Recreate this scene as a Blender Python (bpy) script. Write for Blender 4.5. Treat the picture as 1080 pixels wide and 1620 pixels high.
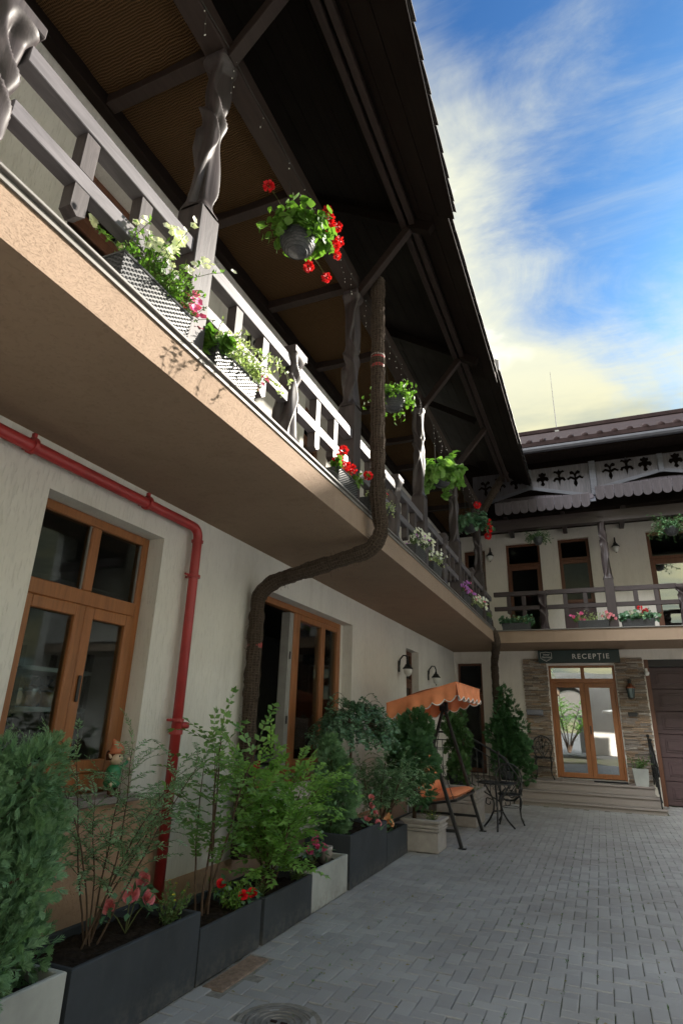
import bpy, math, random
import numpy as np
from mathutils import Vector, Matrix
random.seed(7); rng = np.random.default_rng(7)
PI = math.pi
SC = bpy.context.scene
for o in list(bpy.data.objects): bpy.data.objects.remove(o)
COL = SC.collection

# ------------------------------------------------------------------ camera, sky, sun, exposure
Rm = ((0.92258, 0.38475, 0.02865), (-0.10537, 0.32270, -0.94062), (-0.37115, 0.86477, 0.33826))
cam_d = bpy.data.cameras.new('camera'); cam = bpy.data.objects.new('camera', cam_d); COL.objects.link(cam)
r0, r1, r2 = [Vector(v) for v in Rm]
cm = Matrix((r0, -r1, -r2)).transposed().to_4x4(); cm.translation = (0, 0, 1.5)
cam.matrix_world = cm
cam_d.sensor_fit = 'VERTICAL'; cam_d.sensor_height = 36.0; cam_d.lens = 920 / 1620 * 36
cam_d.clip_start = 0.05; cam_d.clip_end = 2000
SC.camera = cam
SUN = Vector((1.24, 1.83, 1.0)).normalized()
sun_d = bpy.data.lights.new('sun', 'SUN'); sun_d.energy = 0.58; sun_d.angle = math.radians(1.0); sun_d.color = (1, .93, .82)
sun = bpy.data.objects.new('sun', sun_d); COL.objects.link(sun)
sun.rotation_euler = (-SUN).to_track_quat('-Z', 'Y').to_euler()
SC.view_settings.view_transform = 'Standard'; SC.view_settings.look = 'None'
SC.view_settings.gamma = 1.0; SC.view_settings.use_curve_mapping = False
SC.view_settings.exposure = 4.6
world = bpy.data.worlds.new('World'); SC.world = world; world.use_nodes = True
nt = world.node_tree; N = nt.nodes; N.clear()
def wn(t, **k):
    n = N.new(t)
    for a, v in k.items(): setattr(n, a, v)
    return n
def wl(a, b): nt.links.new(a, b)
out = wn('ShaderNodeOutputWorld'); bg = wn('ShaderNodeBackground'); bg.inputs[1].default_value = 0.15
sky = wn('ShaderNodeTexSky', sky_type='NISHITA', sun_disc=False)
sky.sun_elevation = math.asin(SUN.z); sky.sun_rotation = math.atan2(SUN.x, SUN.y)
sky.air_density = 1.0; sky.dust_density = 2.0; sky.ozone_density = 2.5
tc = wn('ShaderNodeTexCoord'); sx = wn('ShaderNodeSeparateXYZ'); wl(tc.outputs['Generated'], sx.inputs[0])
def wm(op, a, b=None, c=None):
    n = wn('ShaderNodeMath', operation=op)
    for i, v in enumerate((a, b, c)):
        if v is None: continue
        if isinstance(v, (int, float)): n.inputs[i].default_value = v
        else: wl(v, n.inputs[i])
    return n.outputs[0]
zz = wm('ADD', wm('MAXIMUM', sx.outputs[2], 0.0), 0.18)
cu = wm('DIVIDE', sx.outputs[0], zz); cv = wm('DIVIDE', sx.outputs[1], zz)
cx = wn('ShaderNodeCombineXYZ'); wl(cu, cx.inputs[0]); wl(cv, cx.inputs[1])
def wnoise(scale, det, rough, dist, vec, sc=(1, 1, 1), off=(0, 0, 0), rz=0.0):
    m = wn('ShaderNodeMapping'); wl(vec, m.inputs[0]); m.inputs['Scale'].default_value = sc
    m.inputs['Location'].default_value = off; m.inputs['Rotation'].default_value = (0, 0, rz)
    n = wn('ShaderNodeTexNoise'); wl(m.outputs[0], n.inputs['Vector'])
    n.inputs['Scale'].default_value = scale; n.inputs['Detail'].default_value = det
    n.inputs['Roughness'].default_value = rough; n.inputs['Distortion'].default_value = dist
    return n.outputs[0]
def wramp(v, a, b):
    n = wn('ShaderNodeMapRange', interpolation_type='SMOOTHSTEP'); wl(v, n.inputs[0])
    n.inputs[1].default_value = a; n.inputs[2].default_value = b
    return n.outputs[0]
# broken cloud over the whole sky, closing to a bank on one side, with thin streaks of cirrus
OFF = (15.275, 5.101, 0)
big = wnoise(1.0, 8, .56, .30, cx.outputs[0], off=OFF)
front = wm('SUBTRACT', wm('SUBTRACT', 0.76, wm('MULTIPLY', sx.outputs[0], 1.2)), sx.outputs[2])
front = wm('MINIMUM', wm('MAXIMUM', front, -.02), .30)
cir = wnoise(1.7, 9, .66, .9, cx.outputs[0], sc=(.7, 2.3, 1), off=(1.0, 5.0, 0), rz=-.75)
wisp = wnoise(3.2, 9, .68, .8, cx.outputs[0], sc=(.8, 1.6, 1), off=(3.0, 2.0, 0), rz=-.6)
mass = wm('MULTIPLY', wm('SUBTRACT', big, .5), 3.0)
arg = wm('ADD', wm('ADD', wm('MULTIPLY', front, 1.6), wm('MULTIPLY', wramp(sx.outputs[2], .68, .47), .62)), mass)
bank = wramp(wm('ADD', arg, wm('MULTIPLY', wm('SUBTRACT', wisp, .5), .75)), -.26, .48)
cirf = wm('MULTIPLY', wramp(cir, .46, .84), .30)
core = wm('MULTIPLY', wramp(arg, .30, .95), wramp(wm('ADD', sx.outputs[2], wm('MULTIPLY', wm('SUBTRACT', wnoise(1.5, 5, .55, .3, cx.outputs[0], off=(2.0, 9.0, 0)), .5), .40)), .54, .76))
thin = wn('ShaderNodeMix', data_type='RGBA'); wl(shade_low := wramp(sx.outputs[2], .35, .60), thin.inputs[0])
tv = wramp(wnoise(2.2, 6, .6, .6, cx.outputs[0], sc=(.7, 1.6, 1), off=(7.0, 3.0, 0), rz=.5), .34, .66)
tl = wn('ShaderNodeMix', data_type='RGBA'); wl(tv, tl.inputs[0]); tl.inputs[6].default_value = (.105, .120, .10, 1); tl.inputs[7].default_value = (.265, .245, .14, 1); wl(tl.outputs[2], thin.inputs[6])
thin.inputs[6].default_value = (.40, .41, .31, 1); thin.inputs[7].default_value = (.27, .272, .215, 1)
ccol = wn('ShaderNodeMix', data_type='RGBA'); wl(core, ccol.inputs[0]); wl(thin.outputs[2], ccol.inputs[6]); ccol.inputs[7].default_value = (9.8, 10.2, 10.3, 1)
fac = wm('MAXIMUM', bank, cirf)
skyg = wn('ShaderNodeMix', data_type='RGBA', blend_type='MULTIPLY'); skyg.inputs[0].default_value = 1
wl(sky.outputs[0], skyg.inputs[6]); skyg.inputs[7].default_value = (0.0135, 0.0300, 0.0480, 1)
smix = wn('ShaderNodeMix', data_type='RGBA'); wl(fac, smix.inputs[0]); wl(skyg.outputs[2], smix.inputs[6]); wl(ccol.outputs[2], smix.inputs[7])
wl(smix.outputs[2], bg.inputs[0]); wl(bg.outputs[0], out.inputs[0])

# ------------------------------------------------------------------ materials
class NT:
    def __init__(s, name):
        s.m = bpy.data.materials.new(name); s.m.use_nodes = True
        s.t = s.m.node_tree; s.t.nodes.clear()
        s.o = s.n('ShaderNodeOutputMaterial'); s.b = s.n('ShaderNodeBsdfPrincipled'); s.l(s.b.outputs[0], s.o.inputs[0])
        s.tc = s.n('ShaderNodeTexCoord')
    def n(s, t, **k):
        n = s.t.nodes.new(t)
        for a, v in k.items(): setattr(n, a, v)
        return n
    def l(s, a, b): s.t.links.new(a, b)
    def noise(s, scale, det=4, rough=.55, sc=(1, 1, 1), dist=0, co='Object'):
        m = s.n('ShaderNodeMapping'); s.l(s.tc.outputs[co], m.inputs[0]); m.inputs['Scale'].default_value = sc
        n = s.n('ShaderNodeTexNoise'); s.l(m.outputs[0], n.inputs['Vector'])
        n.inputs['Scale'].default_value = scale; n.inputs['Detail'].default_value = det
        n.inputs['Roughness'].default_value = rough; n.inputs['Distortion'].default_value = dist
        return n.outputs[0]
    def rng(s, v, a, b, c=0, d=1):
        n = s.n('ShaderNodeMapRange'); s.l(v, n.inputs[0])
        for i, x in enumerate((a, b, c, d)): n.inputs[i + 1].default_value = x
        return n.outputs[0]
    def mix(s, f, a, b, mode='MIX'):
        n = s.n('ShaderNodeMix', data_type='RGBA', blend_type=mode)
        for i, v in ((0, f), (6, a), (7, b)):
            if isinstance(v, (int, float)): n.inputs[i].default_value = v
            elif isinstance(v, tuple): n.inputs[i].default_value = (*v, 1)
            else: s.l(v, n.inputs[i])
        return n.outputs[2]
    def math(s, op, a, b):
        n = s.n('ShaderNodeMath', operation=op)
        for i, v in enumerate((a, b)):
            if isinstance(v, (int, float)): n.inputs[i].default_value = v
            else: s.l(v, n.inputs[i])
        return n.outputs[0]
    def bump(s, h, strength=.4, dist=.01):
        n = s.n('ShaderNodeBump'); s.l(h, n.inputs['Height']); n.inputs['Strength'].default_value = strength
        n.inputs['Distance'].default_value = dist; s.l(n.outputs[0], s.b.inputs['Normal'])
    def col(s, c):
        if isinstance(c, tuple): s.b.inputs['Base Color'].default_value = (*c, 1)
        else: s.l(c, s.b.inputs['Base Color'])
    def set(s, rough=.6, spec=.5, metal=0, coat=0):
        s.b.inputs['Roughness'].default_value = rough; s.b.inputs['Specular IOR Level'].default_value = spec
        s.b.inputs['Metallic'].default_value = metal; s.b.inputs['Coat Weight'].default_value = coat
def dim(c, f): return tuple(x * f for x in c)

def stucco(name, c, sc, depth=.004, strength=.7):
    t = NT(name)
    worm = t.noise(1, 3, .5, sc=sc, dist=.6); lines = t.rng(worm, .36, .46)
    grain = t.noise(160, 2, .6); blot = t.noise(1.3, 5, .6)
    base = t.mix(t.rng(blot, .3, .7), dim(c, .93), dim(c, 1.05))
    drip = t.noise(1, 5, .62, sc=(5, 5, .55), dist=.4); patch = t.noise(.55, 6, .65)
    base = t.mix(t.rng(drip, .52, .74, 0, .34), base, (c[0] * .66, c[1] * .64, c[2] * .60))
    base = t.mix(t.rng(patch, .52, .70, 0, .22), base, (c[0] * .80, c[1] * .76, c[2] * .70))
    t.col(t.mix(t.rng(lines, 0, 1, .15, 0), base, dim(c, .50)))
    t.set(.92, .2)
    h = t.math('ADD', lines, t.math('MULTIPLY', grain, .5)); t.bump(h, strength, depth)
    return t.m
def plain(name, c, rough=.6, spec=.4, metal=0, var=.12, scale=6, bump=.0, bscale=60, coat=0, streak=None):
    t = NT(name); n = t.noise(scale, 5, .6, sc=streak or (1, 1, 1))
    t.col(t.mix(t.rng(n, .3, .7), dim(c, 1 - var), dim(c, 1 + var))); t.set(rough, spec, metal, coat)
    if bump: t.bump(t.noise(bscale, 3, .6, sc=streak or (1, 1, 1)), bump, .003)
    return t.m
def wood(name, c, rough=.45, sc=(30, 30, 2.5), var=.35, spec=.5, bump=.15, coat=0.0):
    t = NT(name); n = t.noise(1, 6, .65, sc=sc, dist=.8); n2 = t.noise(1.1, 3)
    oi = t.n('ShaderNodeObjectInfo')
    a = t.mix(t.rng(n, .3, .72), dim(c, 1 - var), dim(c, 1 + var))
    t.col(t.mix(t.rng(oi.outputs['Random'], 0, 1, 0, .22), a, dim(c, .6))); t.set(rough, spec, 0, coat)
    t.b.inputs['Coat Roughness'].default_value = .42
    rr = t.rng(n2, .3, .7, rough - .08, rough + .1); t.l(rr, t.b.inputs['Roughness'])
    t.bump(n, bump, .003); return t.m
def leafmat(name, c1, c2, trans=.3, rough=.5, spec=.35):
    t = NT(name); g = t.n('ShaderNodeNewGeometry')
    c = t.mix(g.outputs['Random Per Island'], c1, c2)
    nz_ = t.n('ShaderNodeTexNoise'); t.l(g.outputs['Position'], nz_.inputs['Vector']); nz_.inputs['Scale'].default_value = 9; nz_.inputs['Detail'].default_value = 2
    c = t.mix(t.rng(nz_.outputs[0], .35, .65, 0, .5), c, tuple(min(.9, x * 1.5) for x in c2)); t.col(c); t.set(rough, spec)
    tr = t.n('ShaderNodeBsdfTranslucent'); bright = t.mix(1.0, c, (1.5, 1.7, .8), 'MULTIPLY'); t.l(bright, tr.inputs[0])
    ms = t.n('ShaderNodeMixShader'); ms.inputs[0].default_value = trans
    t.l(t.b.outputs[0], ms.inputs[1]); t.l(tr.outputs[0], ms.inputs[2]); t.l(ms.outputs[0], t.o.inputs[0])
    return t.m
def glassmat(name, refl, tint=(.75, .8, .8), ior=1.22):
    t = NT(name); tr = t.n('ShaderNodeBsdfTransparent'); tr.inputs[0].default_value = (*tint, 1)
    gl = t.n('ShaderNodeBsdfGlossy'); gl.inputs['Roughness'].default_value = .015; gl.inputs[0].default_value = (.9, .93, .95, 1)
    lw = t.n('ShaderNodeFresnel'); lw.inputs[0].default_value = ior
    f = t.rng(lw.outputs[0], 0, 1, refl, 1.0)
    bp = t.n('ShaderNodeBump'); t.l(t.noise(1.2, 1), bp.inputs['Height']); bp.inputs['Strength'].default_value = .06; bp.inputs['Distance'].default_value = .02
    t.l(bp.outputs[0], gl.inputs['Normal'])
    ms = t.n('ShaderNodeMixShader'); t.l(f, ms.inputs[0]); t.l(tr.outputs[0], ms.inputs[1]); t.l(gl.outputs[0], ms.inputs[2]); t.l(ms.outputs[0], t.o.inputs[0])
    return t.m

M = {}
BEI = (.71, .69, .645); TAN = (.335, .245, .18)
M['wall'] = stucco('wall_plaster', BEI, (70, 70, 9))
M['wall_back'] = stucco('wall_plaster_far', (.72, .68, .63), (70, 70, 9), .002)
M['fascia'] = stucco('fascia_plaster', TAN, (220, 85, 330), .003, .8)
M['soffit'] = stucco('soffit_plaster', (.29, .205, .145), (34, 34, 34), .003, .5)  # same tan as the balcony edge, darkened to stand for the shade underneath
M['plinth'] = stucco('plinth_plaster', (.50, .33, .225), (60, 60, 40), .003)
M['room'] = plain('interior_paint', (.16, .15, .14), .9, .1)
M['wood'] = wood('dark_stained_timber', (.125, .115, .125), .52, (22, 3, 22), .35, .35, .35, .2)
M['woodz'] = wood('dark_stained_post', (.055, .044, .045), .52, (24, 24, 2.5), .5, .4, .6, .08)
M['woodzb'] = wood('dark_stained_rear_post', (.042, .030, .032), .48, (24, 24, 2.5), .3, .4, .2, .1)
M['woodx'] = wood('dark_stained_beam', (.040, .028, .030), .48, (3, 22, 22), .3, .4, .2, .1)
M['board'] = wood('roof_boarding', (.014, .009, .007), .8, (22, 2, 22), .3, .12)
M['beam'] = wood('dark_roof_timber', (.032, .021, .018), .6, (22, 3, 22), .3, .25, .2)
M['greywood'] = wood('weathered_panel_wood', (.078, .072, .084), .55, (26, 26, 2), .35, .35, .35)
M['greybat'] = wood('weathered_batten', (.088, .09, .112), .5, (3, 26, 26), .25, .35, .3)
M['shingle'] = wood('shingle_wood', (.085, .073, .085), .55, (26, 26, 3), .3, .35, .3)
M['frame'] = wood('window_oak', (.30, .115, .040), .38, (28, 28, 2), .25, .45, .08)
M['frame_dark'] = wood('door_mahogany', (.13, .050, .026), .42, (28, 28, 2), .25, .45, .08)
M['garage'] = wood('garage_panel', (.075, .045, .048), .45, (3, 20, 20), .2, .4, .05)
M['glass'] = glassmat('window_glass', .006)
M['mirror'] = glassmat('door_glass', .55, (.5, .52, .52), 1.5)
M['grey_metal'] = plain('coping_metal', (.20, .19, .18), .55, .4, .2)
M['gutter'] = plain('gutter_paint', (.07, .07, .082), .6, .3)
M['redpipe'] = plain('red_pipe_paint', (.36, .035, .035), .4, .5, 0, .18, 4, .08, 30)
M['iron'] = plain('black_iron', (.012, .013, .014), .38, .5, .1, .2, 20, .1, 60)
M['black'] = plain('black_paint', (.012, .012, .013), .45, .5)
M['rooftile'] = plain('roof_tile', (.034, .022, .022), .9, .1, 0, .25, 5, .2, 30)
M['slate'] = plain('tile_edge', (.12, .11, .105), .7, .3, 0, .25, 5, .2, 30)
def planter_mat(name, c, dust):
    t = NT(name); n = t.noise(3, 5, .6); run = t.noise(1, 5, .6, sc=(9, 9, .9), dist=.5); sp = t.noise(55, 3, .7); scr = t.noise(1, 3, .5, sc=(6, 14, 70), dist=1.2); gz_ = t.n('ShaderNodeNewGeometry'); sx_ = t.n('ShaderNodeSeparateXYZ'); t.l(gz_.outputs['Position'], sx_.inputs[0])
    a = t.mix(t.rng(n, .3, .7), dim(c, .78), dim(c, 1.22)); a = t.mix(t.rng(run, .56, .76, 0, .14), a, dust); a = t.mix(t.rng(sp, .66, .74, 0, .35), a, dust); a = t.mix(t.rng(scr, .70, .76, 0, .30), a, dust)
    spl = t.math('MULTIPLY', t.rng(sx_.outputs[2], 0, .16, .8, 0), t.rng(t.noise(16, 5, .7), .42, .62)); t.col(t.mix(spl, a, dust)); t.set(.68, .35); t.bump(t.noise(40, 3, .6), .15, .003); return t.m
M['darkpl'] = planter_mat('dark_planter', (.036, .042, .050), (.11, .105, .095)); M['greypl'] = planter_mat('grey_planter', (.36, .37, .35), (.24, .22, .19))
M['castst'] = plain('cast_stone', (.36, .33, .31), .85, .2, 0, .15, 9, .25, 60)
M['soil'] = plain('soil', (.022, .016, .012), .95, .1, 0, .5, 40, 1.0, 60)
M['granite'] = plain('granite', (.27, .235, .215), .55, .4, 0, .3, 180, .05, 90)
M['mat'] = plain('doormat', (.02, .02, .022), .95, .1)
M['steel'] = plain('shelf_steel', (.35, .37, .38), .35, .5, .6)
M['bread'] = plain('bread_crust', (.42, .22, .09), .6, .4, 0, .3, 20)
M['film'] = glassmat('bread_bag', .12, (.96, .96, .96))
M['orange'] = plain('orange_canvas', (.80, .29, .14), .8, .2, 0, .1, 8, .25, 20)
M['piping'] = plain('white_piping', (.8, .78, .76), .7, .3)
M['sign'] = plain('sign_green', (.008, .030, .030), .4, .5)
M['letters'] = plain('sign_letters', (.62, .62, .58), .5, .4)
M['lampglass'] = plain('lamp_frosted', (.62, .62, .60), .3, .5)
M['lanternglass'] = plain('lantern_glass', (.10, .16, .17), .15, .6)
M['copper'] = plain('copper_cap', (.25, .09, .05), .4, .5, .4)
M['white'] = plain('white_plastic', (.72, .72, .70), .45, .5)
M['sashgrey'] = plain('sash_profile_grey', (.33, .33, .32), .5, .4)
M['postbox'] = plain('letter_slot', (.20, .21, .25), .35, .5, .5)
M['terracotta'] = plain('gnome_hat', (.55, .17, .08), .45, .5)
M['skin'] = plain('gnome_skin', (.72, .55, .40), .45, .5)
M['hair'] = plain('gnome_hair', (.09, .035, .018), .6, .3)
M['gnomegreen'] = plain('gnome_shirt', (.035, .22, .09), .35, .5)
M['redplastic'] = plain('red_plastic', (.5, .03, .03), .4, .5)
M['cable'] = plain('fairy_wire', (.05, .05, .045), .6, .3)
M['bulb'] = plain('fairy_bulb', (.85, .85, .80), .2, .6)
M['stem'] = plain('green_stem', (.10, .12, .04), .7, .3)
M['bark'] = plain('twig_bark', (.10, .065, .045), .85, .2, 0, .3, 20, .4, 60)
def wrap():
    t = NT('burlap_wrap'); n = t.noise(45, 4, .6); a = t.noise(1, 2, .5, sc=(40, 40, 130)); b = t.noise(1, 2, .5, sc=(130, 130, 30))
    h = t.math('ADD', t.math('MAXIMUM', a, b), t.math('MULTIPLY', n, .5))
    t.col(t.mix(t.rng(h, .55, 1.0), (.022, .015, .011), (.105, .080, .062))); t.set(.95, .1); t.bump(h, 1.0, .02); return t.m
M['wrap'] = wrap()
M['cord'] = plain('jute_cord', (.105, .082, .066), .95, .1, 0, .4, 30)
def burlap():
    t = NT('ceiling_burlap')
    w1 = t.n('ShaderNodeTexWave', wave_type='BANDS', bands_direction='X'); w2 = t.n('ShaderNodeTexWave', wave_type='BANDS', bands_direction='Y')
    for w, s in ((w1, 22), (w2, 16)):
        t.l(t.tc.outputs['Object'], w.inputs['Vector']); w.inputs['Scale'].default_value = s; w.inputs['Distortion'].default_value = 5; w.inputs['Detail'].default_value = 2; w.inputs['Detail Scale'].default_value = .6
    h = t.math('MAXIMUM', w1.outputs[1], w2.outputs[1])
    t.col(t.mix(t.rng(h, .3, 1.0), (.028, .016, .008), (.17, .10, .05))); t.set(.95, .05); t.bump(h, 1.0, .02); return t.m
M['burlap'] = burlap()
def wicker():
    t = NT('woven_plastic'); b = t.n('ShaderNodeTexBrick'); t.l(t.tc.outputs['Object'], b.inputs['Vector'])
    c = t.noise(1, 1, .5, sc=(60, 60, 60)); t.col(t.mix(t.rng(c, .3, .7), (.035, .038, .042), (.075, .078, .085))); t.set(.4, .5); return t.m
M['wicker'] = wicker()
M['wicker_b'] = plain('woven_light_strand', (.040, .042, .045), .5, .3)
def paver():
    t = NT('concrete_paver'); g = t.n('ShaderNodeNewGeometry'); oi = t.n('ShaderNodeObjectInfo')
    r = t.math('FRACT', t.math('ADD', g.outputs['Random Per Island'], t.math('MULTIPLY', oi.outputs['Random'], 3.7)), 0)
    c = t.mix(r, (.30, .30, .305), (.39, .39, .39)); fine = t.noise(220, 3, .7, co='Object'); st = t.noise(.9, 5, .6)
    gw = t.n('ShaderNodeNewGeometry')
    m = t.n('ShaderNodeTexNoise'); t.l(gw.outputs['Position'], m.inputs['Vector']); m.inputs['Scale'].default_value = 1.1; m.inputs['Detail'].default_value = 6
    c = t.mix(t.rng(m.outputs[0], .35, .7), dim((1, 1, 1), .78), dim((1, 1, 1), 1.1)) if False else t.mix(t.rng(m.outputs[0], .38, .68, 0, .45), c, (.17, .155, .14))
    c = t.mix(t.rng(fine, .3, .7, 0, .3), c, (.41, .40, .39)); t.col(c); t.set(.78, .3)
    t.bump(fine, .35, .002); return t.m
M['paver'] = paver()
def joint():
    t = NT('joint_sand'); n = t.noise(2.2, 5, .65); f = t.noise(150, 3, .7)
    c = t.mix(t.rng(f, .3, .7), (.10, .093, .083), (.23, .215, .195)); c = t.mix(t.rng(n, .42, .60, 0, .9), c, (.085, .105, .032)); t.col(c); t.set(.95, .1); t.bump(f, .8, .004); return t.m
M['joint'] = joint()
M['ground'] = plain('ground_asphalt', (.10, .10, .10), .9, .2, 0, .2, 2, .3, 50)
M['rust'] = plain('rusted_steel', (.25, .185, .145), .85, .2, 0, .3, 30, .4, 80)
M['castiron'] = plain('worn_cast_iron', (.19, .18, .17), .75, .3, 0, .3, 14, .4, 50)
M['ground2'] = plain('rough_concrete', (.24, .225, .20), .95, .1, 0, .3, 20, .6, 50)
def stone():
    t = NT('ledge_stone'); g = t.n('ShaderNodeNewGeometry'); r = g.outputs['Random Per Island']
    n = t.noise(25, 5, .65); rp = t.n('ShaderNodeValToRGB'); t.l(r, rp.inputs[0])
    e = rp.color_ramp.elements; e[0].color = (.17, .145, .125, 1); e[1].color = (.50, .45, .39, 1)
    for p, c in ((.25, (.36, .25, .165)), (.45, (.24, .22, .205)), (.62, (.44, .31, .20)), (.82, (.31, .275, .25))):
        x = e.new(p); x.color = (*c, 1)
    t.col(t.mix(t.rng(n, .3, .7, 0, .5), rp.outputs[0], (.09, .07, .06))); t.set(.85, .25); t.bump(n, .6, .01); return t.m
M['stone'] = stone()
M['thuja'] = leafmat('thuja_foliage', (.030, .085, .030), (.075, .150, .050), .18)
M['thuja_blue'] = leafmat('thuja_blue_foliage', (.065, .145, .070), (.175, .300, .160), .18)
M['thuja_dark'] = leafmat('thuja_dark_foliage', (.026, .085, .036), (.065, .150, .058), .15)
M['feather'] = leafmat('feathery_foliage', (.095, .195, .105), (.200, .320, .185), .25)
M['privet'] = leafmat('privet_foliage', (.095, .215, .055), (.220, .380, .100), .35)
M['privet_d'] = leafmat('privet_dark_foliage', (.075, .175, .060), (.165, .290, .095), .3)
M['box'] = leafmat('small_round_foliage', (.040, .115, .062), (.095, .190, .105), .15, .35, .5)
M['gera'] = leafmat('geranium_foliage', (.060, .150, .025), (.140, .260, .050), .35)
M['ivy'] = leafmat('variegated_foliage', (.16, .26, .09), (.50, .55, .33), .3)
M['herb'] = leafmat('herb_foliage', (.055, .120, .040), (.110, .180, .060), .25)
M['fred'] = leafmat('red_petals', (.55, .008, .015), (.75, .02, .03), .2)
M['fpink'] = leafmat('pink_petals', (.62, .06, .22), (.75, .15, .34), .25)
M['frose'] = leafmat('rose_petals', (.50, .09, .14), (.72, .26, .30), .25)
M['fwhite'] = leafmat('white_petals', (.70, .70, .62), (.85, .85, .80), .3)
M['fpeach'] = leafmat('peach_petals', (.72, .33, .18), (.80, .48, .30), .25)
M['fyellow'] = leafmat('yellow_petals', (.65, .48, .03), (.75, .6, .08), .2)
M['fpurple'] = leafmat('purple_petals', (.30, .06, .45), (.5, .2, .6), .25)
M['dryleaf'] = leafmat('fallen_leaf', (.12, .15, .04), (.22, .16, .06), .2)

# ------------------------------------------------------------------ mesh helpers
WLOC = {}
class MB:
    def __init__(s): s.v = []; s.f = []
    def add(s, vs, fs):
        k = len(s.v); s.v += [tuple(p) for p in vs]; s.f += [tuple(i + k for i in f) for f in fs]; return s
    def box(s, lo, hi, b=0.0):
        lo = [min(a, c) for a, c in zip(lo, hi)] if any(a > c for a, c in zip(lo, hi)) else lo
        c = [(a + d) / 2 for a, d in zip(lo, hi)]; h = [abs(d - a) / 2 for a, d in zip(lo, hi)]
        return s.obox(c, h, Matrix.Identity(3), b)
    def obox(s, c, h, rot, b=0.0):
        c = Vector(c)
        sg = [(x, y, z) for x in (-1, 1) for y in (-1, 1) for z in (-1, 1)]
        if b <= 0:
            vs = [c + rot @ Vector((x * h[0], y * h[1], z * h[2])) for x, y, z in sg]
            return s.add(vs, [(0, 1, 3, 2), (4, 6, 7, 5), (0, 4, 5, 1), (2, 3, 7, 6), (0, 2, 6, 4), (1, 5, 7, 3)])
        b = min(b, min(h) * .95); vs = []; idx = {}
        for q in sg:
            for a in range(3):
                p = [q[i] * (h[i] - (0 if i == a else b)) for i in range(3)]
                idx[(q, a)] = len(vs); vs.append(Vector(p))
        fs = []
        def put(f):
            n = (vs[f[1]] - vs[f[0]]).cross(vs[f[2]] - vs[f[0]]); m = sum((vs[i] for i in f), Vector()) / len(f)
            fs.append(tuple(f) if n.dot(m) > 0 else tuple(reversed(f)))
        for a in range(3):
            u, w = [i for i in range(3) if i != a]
            for sgn in (-1, 1):
                ring = []
                for su, sw in ((-1, -1), (1, -1), (1, 1), (-1, 1)):
                    q = [0, 0, 0]; q[a] = sgn; q[u] = su; q[w] = sw; ring.append(idx[(tuple(q), a)])
                put(ring)
            for su in (-1, 1):
                for sw in (-1, 1):
                    q1 = [0, 0, 0]; q1[a] = -1; q1[u] = su; q1[w] = sw; q2 = list(q1); q2[a] = 1
                    put([idx[(tuple(q1), u)], idx[(tuple(q2), u)], idx[(tuple(q2), w)], idx[(tuple(q1), w)]])
        for q in sg: put([idx[(q, 0)], idx[(q, 1)], idx[(q, 2)]])
        return s.add([c + rot @ p for p in vs], fs)
    def beam(s, a, b, w, h, bev=0.004, up=(0, 0, 1)):
        a = Vector(a); b = Vector(b); d = (b - a); L = d.length; d.normalize()
        u = Vector(up); x = d.cross(u)
        if x.length < 1e-4: x = d.cross(Vector((0, 1, 0)))
        x.normalize(); z = x.cross(d).normalized()
        rot = Matrix((x, d, z)).transposed()
        return s.obox((a + b) / 2, (w / 2, L / 2, h / 2), rot, bev)
    def tube(s, pts, r, n=8, cap=True):
        pts = [Vector(p) for p in pts]; m = len(pts); rs = r if isinstance(r, (list, tuple)) else [r] * m
        k = len(s.v); prev = None
        for i, p in enumerate(pts):
            d = (pts[min(i + 1, m - 1)] - pts[max(i - 1, 0)])
            if d.length < 1e-9: d = Vector((0, 0, 1))
            d.normalize()
            if prev is None:
                u = d.cross(Vector((0, 0, 1)))
                if u.length < .05: u = d.cross(Vector((0, 1, 0)))
            else: u = prev - d * prev.dot(d)
            u.normalize(); prev = u; w = d.cross(u)
            for j in range(n):
                a = 2 * PI * j / n; s.v.append(tuple(p + (u * math.cos(a) + w * math.sin(a)) * rs[i]))
        for i in range(m - 1):
            for j in range(n):
                a = k + i * n + j; b = k + i * n + (j + 1) % n; s.f.append((a, b, b + n, a + n))
        if cap: s.f.append(tuple(k + j for j in reversed(range(n)))); s.f.append(tuple(k + (m - 1) * n + j for j in range(n)))
        return s
    def lathe(s, prof, c=(0, 0, 0), n=20, axis=None):
        k = len(s.v); m = len(prof); rot = Matrix.Identity(3) if axis is None else Vector((0, 0, 1)).rotation_difference(Vector(axis)).to_matrix()
        for r, z in prof:
            for j in range(n):
                a = 2 * PI * j / n; s.v.append(tuple(Vector(c) + rot @ Vector((r * math.cos(a), r * math.sin(a), z))))
        for i in range(m - 1):
            for j in range(n):
                a = k + i * n + j; b = k + i * n + (j + 1) % n; s.f.append((a, b, b + n, a + n))
        return s
    def prism(s, poly, ax, d0, d1):
        n = len(poly)
        def P(u, v, d): return {0: (d, u, v), 1: (u, d, v), 2: (u, v, d)}[ax]
        vs = [P(u, v, d0) for u, v in poly] + [P(u, v, d1) for u, v in poly]
        fs = [tuple(range(n)), tuple(reversed(range(n, 2 * n)))] + [(i, i + n, (i + 1) % n + n, (i + 1) % n) for i in range(n)]
        return s.add(vs, fs)
    def build(s, name, mat, parent=None, smooth=False, world=True, kind=None, label=None):
        me = bpy.data.meshes.new(name); off = WLOC.get(parent.name, Vector()) if (parent and world) else Vector()
        vs = s.v if off.length == 0 else [(a - off.x, b - off.y, c - off.z) for a, b, c in s.v]
        me.from_pydata(vs, [], s.f); return link(name, me, mat, parent, smooth, kind, label)
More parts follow.
